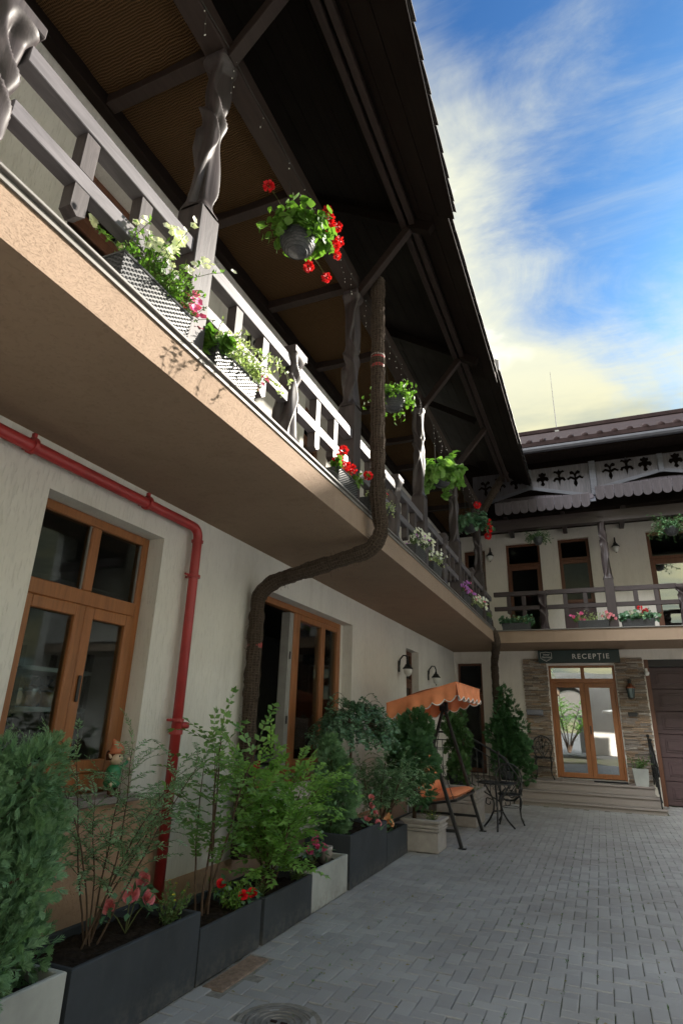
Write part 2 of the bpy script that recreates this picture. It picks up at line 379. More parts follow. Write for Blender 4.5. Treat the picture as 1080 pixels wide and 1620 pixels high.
def link(name, me, mat, parent=None, smooth=False, kind=None, label=None, loc=None):
    if mat is not None and not me.materials: me.materials.append(M[mat])
    if smooth: me.polygons.foreach_set('use_smooth', [True] * len(me.polygons))
    o = bpy.data.objects.new(name, me); COL.objects.link(o)
    if parent: o.parent = parent; WLOC[o.name] = WLOC.get(parent.name, Vector())
    if kind: o['kind'] = kind
    if label: o['label'] = label
    if loc is not None: o.location = loc
    return o
def thing(name, label, cat, loc=(0, 0, 0), rz=0, group=None):
    o = bpy.data.objects.new(name, None); COL.objects.link(o); o.location = loc; o.rotation_euler = (0, 0, rz)
    o.empty_display_size = .1; o['label'] = label; o['category'] = cat
    if group: o['group'] = group
    WLOC[o.name] = Vector(loc); return o
def tag(o, label, cat, group=None):
    o['label'] = label; o['category'] = cat
    if group: o['group'] = group
    return o
def holder(name, parent):
    o = bpy.data.objects.new(name, None); COL.objects.link(o); o.parent = parent; o.empty_display_size = .1
    WLOC[o.name] = WLOC[parent.name]; return o
def copy_tree(o, parent=None, loc=None, rz=None, label=None):
    c = o.copy(); COL.objects.link(c); c.parent = parent
    if loc is not None: c.location = loc
    if rz is not None: c.rotation_euler = (0, 0, rz)
    if label: c['label'] = label
    for ch in o.children: copy_tree(ch, c)
    return c
def bx(name, lo, hi, mat, parent, b=.004): return MB().box(lo, hi, b).build(name, mat, parent)

def wall(name, ax, d, thick, u0, u1, z0, z1, holes, mat, parent):
    """wall sheet with thickness and rectangular openings; ax 0: plane x=d (u=y), ax 1: plane y=d (u=x)"""
    us = sorted({u0, u1, *[h[0] for h in holes], *[h[1] for h in holes]}); zs = sorted({z0, z1, *[h[2] for h in holes], *[h[3] for h in holes]})
    us = [u for u in us if u0 <= u <= u1]; zs = [z for z in zs if z0 <= z <= z1]
    def P(u, z, dd): return (dd, u, z) if ax == 0 else (u, dd, z)
    m = MB(); d2 = d + thick
    def inside(u, z): return any(h[0] < u < h[1] and h[2] < z < h[3] for h in holes)
    for i in range(len(us) - 1):
        for j in range(len(zs) - 1):
            a, b, c, e = us[i], us[i + 1], zs[j], zs[j + 1]
            if inside((a + b) / 2, (c + e) / 2): continue
            for dd in (d, d2): m.add([P(a, c, dd), P(b, c, dd), P(b, e, dd), P(a, e, dd)], [(0, 1, 2, 3)])
    for a, b, c, e in [(u0, u1, z0, z1)] + holes:
        for (p, q), (r, s_) in (((a, c), (b, c)), ((b, c), (b, e)), ((b, e), (a, e)), ((a, e), (a, c))):
            m.add([P(p, q, d), P(r, s_, d), P(r, s_, d2), P(p, q, d2)], [(0, 1, 2, 3)])
    return m.build(name, mat, parent)

# ------------------------------------------------------------------ ground and pavement
g = MB().add([(-200, -200, -.06), (200, -200, -.06), (200, 200, -.06), (-200, 200, -.06)], [(0, 1, 2, 3)]).build('ground', 'ground'); g['kind'] = 'structure'
pv = MB().add([(-3.27, -6, -.012), (6.5, -6, -.012), (6.5, 15.45, -.012), (-3.27, 15.45, -.012)], [(0, 1, 2, 3)]).build('pavement', 'joint'); pv['kind'] = 'structure'
def paver_mesh(lx, ly):
    m = MB(); gx = .0026; b = .0045; x0, x1, y0, y1 = gx, lx - gx, gx, ly - gx
    vs = [(x0, y0, -.03), (x1, y0, -.03), (x1, y1, -.03), (x0, y1, -.03), (x0, y0, -b * .7), (x1, y0, -b * .7), (x1, y1, -b * .7), (x0, y1, -b * .7),
          (x0 + b, y0 + b, 0), (x1 - b, y0 + b, 0), (x1 - b, y1 - b, 0), (x0 + b, y1 - b, 0)]
    fs = [(0, 1, 5, 4), (1, 2, 6, 5), (2, 3, 7, 6), (3, 0, 4, 7), (4, 5, 9, 8), (5, 6, 10, 9), (6, 7, 11, 10), (7, 4, 8, 11), (8, 9, 10, 11)]
    return vs, fs
U = .094
PH = paver_mesh(2 * U, U); PV = paver_mesh(U, 2 * U)
meH = bpy.data.meshes.new('paver'); meH.from_pydata(*[PH[0], [], PH[1]]); meH.materials.append(M['paver'])
meV = bpy.data.meshes.new('paver'); meV.from_pydata(*[PV[0], [], PV[1]]); meV.materials.append(M['paver'])
cells = []
for i in range(int(-3.2 / U), int(5.4 / U)):
    for j in range(int(.3 / U), int(15.4 / U)):
        s4 = (i - j) % 4
        if s4 == 0: cells.append((i * U, j * U, 0))
        elif s4 == 3: cells.append((i * U, j * U, 1))
GR = (-2.40, 3.56, -2.13, 4.12)   # floor grate bay in the paving
MH = (-1.72, 3.38, .19)           # manhole
def blocked(x, y, o):
    lx, ly = (2 * U, U) if o == 0 else (U, 2 * U)
    mx, my = x + lx / 2, y + ly / 2
    if GR[0] < mx < GR[2] and GR[1] < my < GR[3]: return True
    if math.hypot(mx - MH[0], my - MH[1]) < MH[2]: return True
    if y + ly > 13.70 and x < 1.03: return True
    if y + ly > 15.4 or x < -3.2: return True
    return False
cells = [c for c in cells if not blocked(*c)]
def seen(x, y):
    d = Vector((x + .1, y + .05, -1.5)); c = (r0.dot(d), r1.dot(d), r2.dot(d))
    if c[2] <= .1: return False
    px, py = 540 + 920 * c[0] / c[2], 810 + 920 * c[1] / c[2]
    return -20 < px < 1110 and py < 1650 and x > -2.36
vis = sorted([c for c in cells if seen(c[0], c[1])], key=lambda c: c[0] ** 2 + c[1] ** 2)
near = set(vis[:300]); rest = MB()
for c in cells:
    x, y, o = c; dz = random.gauss(0, .0016)
    if c in near:
        p = link('paver', meV if o else meH, None, pv, loc=(x, y, dz)); p.rotation_euler = (random.gauss(0, .004), random.gauss(0, .004), random.gauss(0, .004))
    else:
        vs, fs = PV if o else PH; a, b = random.gauss(0, .006), random.gauss(0, .006)
        rest.add([(x + v[0], y + v[1], v[2] + dz + a * (v[0] - U) + b * (v[1] - U / 2)) for v in vs], fs)
rest.build('paver_field', 'paver', pv, kind='stuff')

# ------------------------------------------------------------------ left wing of the guesthouse
XW, XF, ZS, ZC = -3.27, -1.97, 3.25, 3.51    # wall face, balcony fascia, soffit, coping underside
LW = thing('guesthouse_wing', 'long beige plastered wing with timber balcony, overhanging roof and flower troughs', 'building')
W1 = (2.60, 3.80, .95, 2.93); W2 = (5.45, 8.18, .88, 2.86); D3 = (10.95, 11.82, .42, 2.86)
UP = [(2.27, 3.02, 3.54, 5.75), (6.25, 7.0, 3.54, 5.75), (9.6, 10.4, 3.54, 5.75), (11.6, 12.4, 3.54, 5.75), (-1.2, -.4, 3.54, 5.75)]
wall('wall', 0, XW, -.30, -7.0, 15.199, -.05, 6.9, [W1, W2, D3] + UP, 'wall', LW)
wall('plinth', 0, XW + .012, -.01, -7.0, 10.9, -.05, .28, [], 'plinth', LW)
wall('sill_panel', 0, XW + .010, -.008, 2.6, 4.28, .281, .90, [], 'plinth', LW)
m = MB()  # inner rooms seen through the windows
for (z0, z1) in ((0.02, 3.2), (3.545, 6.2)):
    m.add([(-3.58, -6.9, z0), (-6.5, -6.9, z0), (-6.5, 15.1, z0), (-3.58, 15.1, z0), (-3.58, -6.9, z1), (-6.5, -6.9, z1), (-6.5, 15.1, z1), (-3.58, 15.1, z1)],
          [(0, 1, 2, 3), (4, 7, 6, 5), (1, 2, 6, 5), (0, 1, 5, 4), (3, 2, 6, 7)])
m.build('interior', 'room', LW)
wall('rear_wall', 0, -8.6, -.3, -7, 16, -.05, 7.2, [], 'wall', LW)
wall('end_wall', 1, -7.0, -.3, -8.9, XW, -.05, 7.6, [], 'wall', LW)
# balcony slab, its plaster edge and metal coping
YE = 13.60
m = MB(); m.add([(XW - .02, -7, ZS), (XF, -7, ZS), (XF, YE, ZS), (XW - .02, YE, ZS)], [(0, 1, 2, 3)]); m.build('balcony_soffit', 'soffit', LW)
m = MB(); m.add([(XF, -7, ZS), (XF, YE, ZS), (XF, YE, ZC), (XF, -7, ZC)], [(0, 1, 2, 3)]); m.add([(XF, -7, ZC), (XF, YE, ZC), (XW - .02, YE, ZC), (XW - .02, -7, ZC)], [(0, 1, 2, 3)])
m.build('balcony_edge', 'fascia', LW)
m = MB().box((XF - .20, -7, ZC + .004), (XF + .035, YE + .06, ZC + .022), .003).box((XF + .004, -7, ZC - .028), (XF + .014, YE - .02, ZC), 0)
m.build('coping', 'grey_metal', LW)
bx('balcony_floor', (XW - .02, -7, ZC + .005), (XF - .202, YE + 1.5, ZC + .02), 'granite', LW)

def twisted(h, half, seed, nz=90, nt_=72, turns=1.0):
    """carved flame-twist shaft, square in plan with deep winding flutes; base at z=0"""
    rr = random.Random(seed); ph = rr.uniform(0, 6); m = MB(); p = 4.0
    for i in range(nz + 1):
        z = h * i / nz; e = min(1, min(z, h - z) / .10); e = e * e * (3 - 2 * e)
        for j in range(nt_):
            t = 2 * PI * j / nt_; r = half / ((abs(math.cos(t)) ** p + abs(math.sin(t)) ** p) ** (1 / p))
            w = t + turns * (1.25 * math.sin(z * 5.2 + ph) + 1.1 * z + .35 * math.sin(z * 11 + ph * 2))
            f = (1.5 * w / PI) % 1.0; f = f ** 1.4 if f < .86 else (1 - f) / .14 * .81
            f2 = .5 + .5 * math.sin(w + z * 10 + ph)
            r -= e * half * (.66 * (1 - f) * (.60 + .40 * f2) + .12 * (1 - f2))
            m.v.append((r * math.cos(t), r * math.sin(t), z))
    for i in range(nz):
        for j in range(nt_):
            a = i * nt_ + j; b = i * nt_ + (j + 1) % nt_; m.f.append((a, b, b + nt_, a + nt_))
    return m
def mesh_of(m, mat, smooth=True):
    me = bpy.data.meshes.new('shaft'); me.from_pydata(m.v, [], m.f); me.materials.append(M[mat])
    if smooth: me.polygons.foreach_set('use_smooth', [True] * len(me.polygons))
    return me
WZ = 'woodz'
SH = [mesh_of(twisted(1.44, .106, s), 'woodz') for s in (3, 8, 12)]
SP = [mesh_of(twisted(.80, .112, s, 60, 72, 1.1), 'woodz') for s in (5, 9)]
XP = -2.085
PY = [-.37, 2.33, 5.0, 7.72, 10.1, 12.55]; RY = [.95, 3.63, 6.42, 8.92, 11.25]
ZF = ZC + .023
def pillar(parent, x, y, k, ztop=6.10):
    p = holder('pillar', parent)
    bx('pillar_base', (x - .095, y - .095, ZF), (x + .095, y + .095, 4.60), WZ, p, .006)
    o = link('twisted_shaft', SH[k % 3], None, p, loc=(x, y, 4.595)); o.rotation_euler = (0, 0, (k % 4) * PI / 2)
    bx('pillar_head', (x - .085, y - .085, 6.03), (x + .085, y + .085, ztop), WZ, p, .006)
def newel(parent, x, y, k):
    p = holder('rail_post', parent)
    o = link('twisted_shaft', SP[k % 2], None, p, loc=(x, y, ZF)); o.rotation_euler = (0, 0, (k % 4) * PI / 2)
    bx('post_cap', (x - .11, y - .11, ZF + .795), (x + .11, y + .11, ZF + .86), WZ, p, .006)
for k, y in enumerate(PY): pillar(LW, XP, y, k)
def balustrade(parent, a, b, axis, d, zt=4.30, long_first=True, zoff=0.0):
    """one bay: top rail, middle rail and balusters; long ones hang below the middle rail with a cut tip"""
    p = holder('balustrade', parent); mt = 'wood' if axis == 1 else 'woodx'
    def B(n, u0, u1, z0, z1, w, mat):
        lo, hi = ((d - w, u0, z0), (d + w, u1, z1)) if axis == 1 else ((u0, d - w, z0), (u1, d + w, z1))
        return bx(n, lo, hi, mat, p, .004)
    B('top_rail', a, b, zt - .10, zt, .046, mt); B('middle_rail', a, b, zt - .43, zt - .34, .040, mt)
    n = max(2, int(round((b - a) / .42))) - 1 if (b - a) > .9 else 1
    n = 2 if (b - a) > .9 else 1
    for i in range(n):
        u = a + (b - a) * (i + 1) / (n + 1) ; lg = (i % 2 == 0) == long_first; w = .044
        m = MB()
        def BB(z0, z1):
            lo, hi = ((d - .037, u - w, z0), (d + .037, u + w, z1)) if axis == 1 else ((u - w, d - .037, z0), (u + w, d + .037, z1))
            m.box(lo, hi, .003)
        BB(zt - .338, zt - .102)
        zb = zt - .60 if lg else zt - .52
        pr = [(u - w, zt - .432), (u + w, zt - .432), (u + w, zb + .03), (u, zb), (u - w, zb + .03)]
        m.prism(pr, 0 if axis == 1 else 1, d - .037, d + .037); m.build('baluster', WZ, p)
for k, y in enumerate(RY): newel(LW, XP + .015, y, k)
ends = sorted([(y, .096) for y in PY] + [(y, .09) for y in RY])
for i in range(len(ends) - 1):
    balustrade(LW, ends[i][0] + ends[i][1], ends[i + 1][0] - ends[i + 1][1], 1, XP + .03, long_first=(i % 2 == 1))
balustrade(LW, 12.65, 13.62, 1, XP + .03)
# beam above the pillars, ceiling joists and burlap ceiling
bx('eave_beam', (XP - .085, -7, 6.10), (XP + .085, 14.2, 6.29), 'beam', LW, .006)
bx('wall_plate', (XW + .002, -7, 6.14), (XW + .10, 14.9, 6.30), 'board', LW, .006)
for y in sorted(PY + [(PY[i] + PY[i + 1]) / 2 for i in range(5)]):
    bx('ceiling_joist', (XW + .10, y - .05, 6.17), (XP - .087, y + .05, 6.29), 'beam', LW, .004)
m = MB(); nx, ny = 10, 150
for i in range(nx + 1):
    for j in range(ny + 1):
        x = XW + .01 + (XP - XW - .05) * i / nx; y = -7 + 21.5 * j / ny
        m.v.append((x, y, 6.285 - .035 * abs(math.sin(j * .9)) * math.sin(PI * i / nx) - .01 * random.random()))
for i in range(nx):
    for j in range(ny): a = i * (ny + 1) + j; m.f.append((a, a + 1, a + ny + 2, a + ny + 1))
m.build('burlap_ceiling', 'burlap', LW, True)
# roof: three lengths with their own eave; boarded underside, purlin pair, braces, tile edge
def eave_pt(sec, y):
    if sec == 0:
        x = -.88 + (.11 * (4.85 - y) / 2.2 if y < 4.85 else 0); return max(min(x, -.72), -.9), 6.60
    if sec == 1: return -.93, 6.55
    return -.92, 6.88
PITCH = .64
secs = [(-7.0, 4.85, 0), (4.852, 8.30, 1), (8.302, 13.9, 2)]
for y0, y1, s_ in secs:
    rf = holder('roof', LW); ztop = 6.62 if s_ < 2 else 6.88
    n = 17
    for i in range(n):       # boards run along the eave
        xa = -.935 - i * .19 if s_ else -.86 - i * .19; xb = xa - .184
        e0 = eave_pt(s_, y0)[0]; 
        za, zb = ztop + (-.90 - xa) * PITCH, ztop + (-.90 - xb) * PITCH; m = MB(); t = .02
        if i == 0 and s_ == 0:
            pts = [(eave_pt(0, y)[0] + .01, y) for y in (-7, 2.7, 4.85)]
            for (xa0, ya), (xa1, yb) in zip(pts, pts[1:]):
                m.add([(xa0, ya, ztop + (-.9 - xa0) * PITCH), (xa1, yb, ztop + (-.9 - xa1) * PITCH), (xb, yb, zb), (xb, ya, zb),
                       (xa0, ya, ztop + (-.9 - xa0) * PITCH + t), (xa1, yb, ztop + (-.9 - xa1) * PITCH + t), (xb, yb, zb + t), (xb, ya, zb + t)],
                      [(0, 1, 2, 3), (4, 7, 6, 5), (0, 4, 5, 1), (3, 2, 6, 7), (1, 5, 6, 2), (0, 3, 7, 4)])
        else:
            dz = random.uniform(-.004, .004)
            m.add([(xa, y0, za + dz), (xa, y1, za + dz), (xb, y1, zb + dz), (xb, y0, zb + dz), (xa, y0, za + t), (xa, y1, za + t), (xb, y1, zb + t), (xb, y0, zb + t)],
                  [(0, 1, 2, 3), (4, 7, 6, 5), (0, 4, 5, 1), (3, 2, 6, 7), (1, 5, 6, 2), (0, 3, 7, 4)])
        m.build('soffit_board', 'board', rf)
    # covering sheet above the boards up to the ridge and down the far side
    h = lambda x: ztop + (-.90 - x) * PITCH
    m = MB(); xe = -.90; tk = .17 if s_ < 2 else .15
    def xedge(y): return eave_pt(s_, y)[0] - .015
    ys = (y0, 2.7, y1) if s_ == 0 else (y0, y1)
    for ya, yb in zip(ys, ys[1:]):
        a, b = xedge(ya), xedge(yb)
        P = [(a, ya, h(a) + .024), (b, yb, h(b) + .024), (-6.1, yb, h(-6.1) + .024), (-6.1, ya, h(-6.1) + .024)]
        Q = [(p[0], p[1], p[2] + tk - .05) for p in P]
        m.add(P + Q, [(0, 1, 2, 3), (4, 7, 6, 5), (0, 4, 5, 1), (1, 5, 6, 2), (0, 3, 7, 4)])
        m.add([(-6.1, ya, h(-6.1) + tk), (-6.1, yb, h(-6.1) + tk), (-9.6, yb, h(-6.1) - 2.2), (-9.6, ya, h(-6.1) - 2.2)], [(0, 1, 2, 3)])
    m.build('roof_covering', 'rooftile', rf)
    bx('ridge_tile', (-6.22, y0, h(-6.1) + tk - .06), (-5.98, y1, h(-6.1) + tk + .05), 'rooftile', rf, .02)
    # barge end of this length
    if s_ == 2:
        for q in ((y0 - .03, y0 + .02),):
            m = MB(); m.prism([(-.89, h(-.89) - .02), (-.89, h(-.89) + .16), (-3.2, h(-3.2) + .16), (-3.2, h(-3.2) - .02)], 1, *q); m.build('barge_board', 'slate', rf)
    ty = y0 if y0 > -1 else -1.0; tw = .30
    k = 0
    while ty + tw * .5 < y1:
        x = eave_pt(s_, ty)[0]; t1 = min(ty + tw - .006, y1); m = MB(); segs = 4; dz = random.uniform(-.004, .004); dx = random.uniform(-.012, -.004)
        top = []
        for i in range(segs + 1):
            yy = ty + (t1 - ty) * i / segs; bulge = .012 * math.sin(PI * i / segs)
            for xx, zo in ((x + .035 + dx, .028), (x + .035 + dx, .052), (x - .32, .052)):
                m.v.append((xx, yy, h(xx) + zo + bulge + dz + tk - .10))
        for i in range(segs):
            a = i * 3; m.f += [(a, a + 3, a + 4, a + 1), (a + 1, a + 4, a + 5, a + 2)]
        m.f += [(0, 1, 2), (segs * 3, segs * 3 + 2, segs * 3 + 1)]
        m.build('eave_tile', 'slate', rf); ty += tw; k += 1
# purlin pair under the eave and diagonal braces from the pillar heads
for dx in (-.05, .05):
    bx('purlin', (-1.42 + dx - .032, -7, 6.82), (-1.42 + dx + .032, 12.9, 6.90), 'beam', LW, .004)
for y in PY[:-1]:
    MB().beam((XP + .07, y, 6.08), (-1.42, y, 6.80), .09, .085).build('brace', 'beam', LW)
    m = MB(); m.beam((-1.15 if y < 8 else -1.6, y + .0, 6.60 + (.17 if y < 8 else .62) * PITCH), (-3.1, y, 6.60 + 2.12 * PITCH), .09, .12); m.build('rafter', 'board', LW)
# upper doors behind the balcony
def framed_pane(parent, name, ax, d, u0, u1, z0, z1, w=.07, dep=.06, mat='frame', gl='glass', panes=None, hand=False):
    """a window or door leaf: stiles and rails round one pane"""
    p = holder(name, parent)
    def B(n, a, b, c, e, m_, off=0, dp=None):
        dp = dp or dep
        lo, hi = ((d - dp / 2 + off, a, c), (d + dp / 2 + off, b, e)) if ax == 0 else ((a, d - dp / 2 + off, c), (b, d + dp / 2 + off, e))
        return bx(n, lo, hi, m_, p, .006)
    B('stile', u0, u0 + w, z0, z1, mat); B('stile', u1 - w, u1, z0, z1, mat)
    B('rail', u0 + w, u1 - w, z1 - w, z1, mat); B('rail', u0 + w, u1 - w, z0, z0 + w, mat)
    lo, hi = ((d - .006, u0 + w, z0 + w), (d + .006, u1 - w, z1 - w)) if ax == 0 else ((u0 + w, d - .006, z0 + w), (u1 - w, d + .006, z1 - w))
    bx('pane', lo, hi, gl, p, 0)
    s = 1 if ax == 0 else -1
    for a in (u0 + w - .012, u1 - w):      # glazing beads
        B('glazing_bead', a, a + .012, z0 + w, z1 - w, 'grey_metal', s * (dep / 2 - .008), .008)
    if hand:
        u = u0 + w / 2
        B('handle', u - .012, u + .012, (z0 + z1) / 2 - .10, (z0 + z1) / 2 + .08, 'black', s * (dep / 2 + .012), .02)
    return p
for k, (a, b, c, e) in enumerate(UP):
    framed_pane(LW, 'balcony_door', 0, XW - .18, a + .005, b - .005, c, e - .5, .09, mat='frame_dark')
    framed_pane(LW, 'transom_window', 0, XW - .18, a + .005, b - .005, e - .498, e - .004, .06, mat='frame_dark')
# ground-floor window by the cypress: two casements under a two-light transom
XG = XW - .19
w1 = holder('window', LW)
a, b, c, e = W1; mid = (a + b) / 2 + .02; zt = 2.30
def wb(n, lo, hi, mat='frame', p=None): return bx(n, lo, hi, mat, p or w1, .007)
wb('outer_frame', (XG - .05, a + .002, c + .03), (XG + .04, a + .07, e - .002)); wb('outer_frame', (XG - .05, b - .07, c + .03), (XG + .04, b - .002, e - .002))
wb('outer_frame', (XG - .05, a + .07, e - .075), (XG + .038, b - .07, e - .002)); wb('outer_frame', (XG - .05, a + .07, c + .03), (XG + .038, b - .07, c + .15))
wb('transom', (XG - .045, a + .07, zt - .05), (XG + .045, b - .07, zt + .06)); wb('mullion', (XG - .045, mid - .045, zt + .062), (XG + .036, mid + .045, e - .077))
for u0, u1 in ((a + .07, mid - .045), (mid + .045, b - .07)):
    bx('pane', (XG - .006, u0, zt + .06), (XG + .006, u1, e - .075), 'glass', w1, 0)
    bx('glazing_bead', (XG + .006, u1 - .014, zt + .062), (XG + .020, u1, e - .077), 'grey_metal', w1, 0)
framed_pane(LW, 'casement', 0, XG + .015, a + .072, mid - .002, c + .152, zt - .052, .085, .075)
framed_pane(LW, 'casement', 0, XG + .015, mid + .002, b - .072, c + .152, zt - .052, .085, .075, hand=True)
bx('window_sill', (XG + .05, a - .04, c - .045), (XW + .07, b + .04, c + .001), 'granite', LW, .008)
bx('inner_sill', (XG - .3, a, c - .03), (XG - .052, b, c + .03), 'frame', LW, .006)
# wide window: open left light with its sash swung in, two fixed lights on the right
a, b, c, e = W2; w2 = holder('window', LW)
for (u0, u1, z0, z1) in ((a + .002, a + .07, c + .02, e - .002), (b - .17, b - .10, c + .02, e - .002), (a + .07, b - .17, e - .08, e - .002), (a + .07, b - .17, c + .02, c + .10)):
    bx('outer_frame', (XG - .05, u0, z0), (XG + .04, u1, z1), 'frame', w2, .007)
bx('reveal_fill', (XG - .05, b - .10, c + .02), (XG + .03, b - .001, e - .002), 'wall', LW, 0)
u1 = 6.62; u2 = 7.42
bx('mullion', (XG - .05, u1 - .05, c + .10), (XG + .042, u1 + .05, e - .08), 'frame', w2, .007)
framed_pane(LW, 'fixed_light', 0, XG, u1 + .051, u2 + .05, c + .101, e - .081, .07, .08)
framed_pane(LW, 'fixed_light', 0, XG, u2 + .051, b - .171, c + .101, e - .081, .06, .08)
sash = holder('open_sash', LW)      # swung inward, seen edge on with its white seals
for k, (dx, mt, wd) in enumerate(((.02, 'sashgrey', .02), (.042, 'black', .012), (.056, 'sashgrey', .024), (.082, 'black', .008), (.092, 'sashgrey', .022))):
    bx('sash_edge', (XG - .09, u1 - .165 + dx, c + .11), (XG + .03 - .01 * (k % 2), u1 - .165 + dx + wd, e - .09), mt, sash, .003)
for z in (1.45, 2.2): bx('hinge', (XG + .032, u1 - .12, z), (XG + .042, u1 - .095, z + .09), 'black', sash, .002)
bx('window_sill', (XG + .05, a - .03, c - .045), (XW + .06, b + .03, c + .001), 'frame', LW, .008)
# side door in the left wall
a, b, c, e = D3
framed_pane(LW, 'side_door', 0, XW - .17, a + .003, b - .003, c + .02, 2.25, .10, mat='frame_dark')
framed_pane(LW, 'transom_window', 0, XW - .17, a + .003, b - .003, 2.253, e - .004, .07, mat='frame_dark')

# ------------------------------------------------------------------ back wing with the reception
YB, YF = 15.2, 13.62
BW = thing('reception_wing', 'rear wing with reception doors, stone cladding, balcony and carved wooden gable boards', 'building')
RD = (-1.01, .435, .44, 2.90); GD = (1.06, 4.0, -.04, 3.02); CD = (-3.20, -2.58, .42, 2.97)
UD = [(-1.81, -.96, 3.54, 6.0), (-.52, .215, 3.54, 6.03), (1.50, 3.2, 3.54, 6.04), (4.2, 5.0, 3.54, 6.0), (-2.9, -2.35, 3.54, 5.9)]
wall('wall', 1, YB, .30, -3.27, 9.0, -.05, 6.6, [RD, GD, CD] + UD, 'wall_back', BW)
m = MB()
for (z0, z1) in ((.02, 3.2), (3.545, 6.4)):
    m.add([(-3.3, 15.51, z0), (-3.3, 18.5, z0), (8.9, 18.5, z0), (8.9, 15.51, z0), (-3.3, 15.51, z1), (-3.3, 18.5, z1), (8.9, 18.5, z1), (8.9, 15.51, z1)],
          [(0, 1, 2, 3), (4, 7, 6, 5), (1, 2, 6, 5), (0, 1, 5, 4), (3, 2, 6, 7)])
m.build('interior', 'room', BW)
wall('rear_wall', 1, 21.5, .3, -8.6, 9.0, -.05, 8, [], 'wall', BW); wall('end_wall', 0, 9.0, .3, 13.6, 21.5, -.05, 8, [], 'wall', BW)
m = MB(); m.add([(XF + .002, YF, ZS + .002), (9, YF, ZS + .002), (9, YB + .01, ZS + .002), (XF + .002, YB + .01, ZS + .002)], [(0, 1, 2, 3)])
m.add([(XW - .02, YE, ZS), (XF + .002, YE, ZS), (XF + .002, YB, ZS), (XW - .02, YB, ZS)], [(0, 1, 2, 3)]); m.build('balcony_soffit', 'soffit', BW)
m = MB(); m.add([(XF, YF, ZS + .002), (9, YF, ZS + .002), (9, YF, ZC), (XF, YF, ZC)], [(0, 1, 2, 3)]); m.build('balcony_edge', 'fascia', BW)
m = MB().box((XF + .04, YF - .035, ZC + .004), (9, YF + .2, ZC + .022), .003); m.build('coping', 'grey_metal', BW)
bx('balcony_floor', (XF - .2, YF + .202, ZC + .005), (9, YB, ZC + .02), 'granite', BW)
YP = YF + .12; WZ = 'woodzb'
for L_ in (SH, SP):
    for i_ in range(len(L_)): L_[i_] = L_[i_].copy(); L_[i_].materials[0] = M['woodzb']
for k, x in enumerate((.50, 3.25, 6.0)): pillar(BW, x, YP, k + 1, 5.93)
for k, x in enumerate((-.90, 1.86, 4.6)): newel(BW, x, YP, k)
xs = sorted([(-2.02, .05)] + [(x, .096) for x in (.50, 3.25, 6.0)] + [(x, .075) for x in (-.90, 1.86, 4.6)])
for i in range(len(xs) - 1): balustrade(BW, xs[i][0] + xs[i][1], xs[i + 1][0] - xs[i + 1][1], 0, YP, 4.42, long_first=(i % 2 == 1))
bx('eave_beam', (-2.0, YP - .09, 5.90), (9, YP + .09, 6.16), 'woodx', BW, .006)
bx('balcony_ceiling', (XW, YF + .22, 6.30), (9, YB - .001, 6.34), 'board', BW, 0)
for k in range(7):
    bx('ceiling_joist', (-1.6 + k * 1.3 - .05, YP + .092, 6.16), (-1.6 + k * 1.3 + .05, YB - .002, 6.298), 'woodx', BW)
# shingled skirt in two lengths; every scalloped shingle is its own piece
def scallop(w, h, t):
    p = [(-w / 2, h)] + [(w / 2 * math.cos(a), w * .46 * math.sin(a) * 1.0 + w * .46) for a in np.linspace(PI, 2 * PI, 9)] + [(w / 2, h)]
    return MB().prism(p, 1, 0, t)
SHW = .188
shm = mesh_of(scallop(SHW - .008, .30, .014), 'shingle', False)
def skirt(x0, x1, zb, zt_):
    sk = holder('shingle_skirt', BW); y0, y1 = YF - .36, YF - .01
    m = MB(); m.add([(x0, y0, zb + .12), (x1, y0, zb + .12), (x1, y1, zt_), (x0, y1, zt_), (x0, y0, zb + .15), (x1, y0, zb + .15), (x1, y1, zt_ + .03), (x0, y1, zt_ + .03)],
                    [(0, 1, 2, 3), (4, 7, 6, 5), (0, 4, 5, 1), (1, 5, 6, 2), (0, 3, 7, 4), (3, 2, 6, 7)]); m.build('skirt_board', 'greybat', sk)
    x = x0 + SHW / 2
    while x < x1 - SHW * .3:
        o = link('shingle', shm, None, sk, loc=(x, y0 - .012 - random.uniform(0, .006), zb + random.uniform(-.006, .006))); o.rotation_euler = (.22, random.gauss(0, .012), 0)
        x += SHW
    for r in range(1, 3):
        x = x0 + SHW * (.5 if r % 2 == 0 else 1.0)
        while x < x1 - SHW * .3:
            o = link('shingle', shm, None, sk, loc=(x, y0 + r * .10 - .01, zb + .11 + r * .115)); o.rotation_euler = (-.80, 0, 0); x += SHW
skirt(-1.75, .44, 6.14, 6.50); skirt(.445, 3.3, 6.28, 6.64); skirt(3.305, 6.2, 6.14, 6.50)
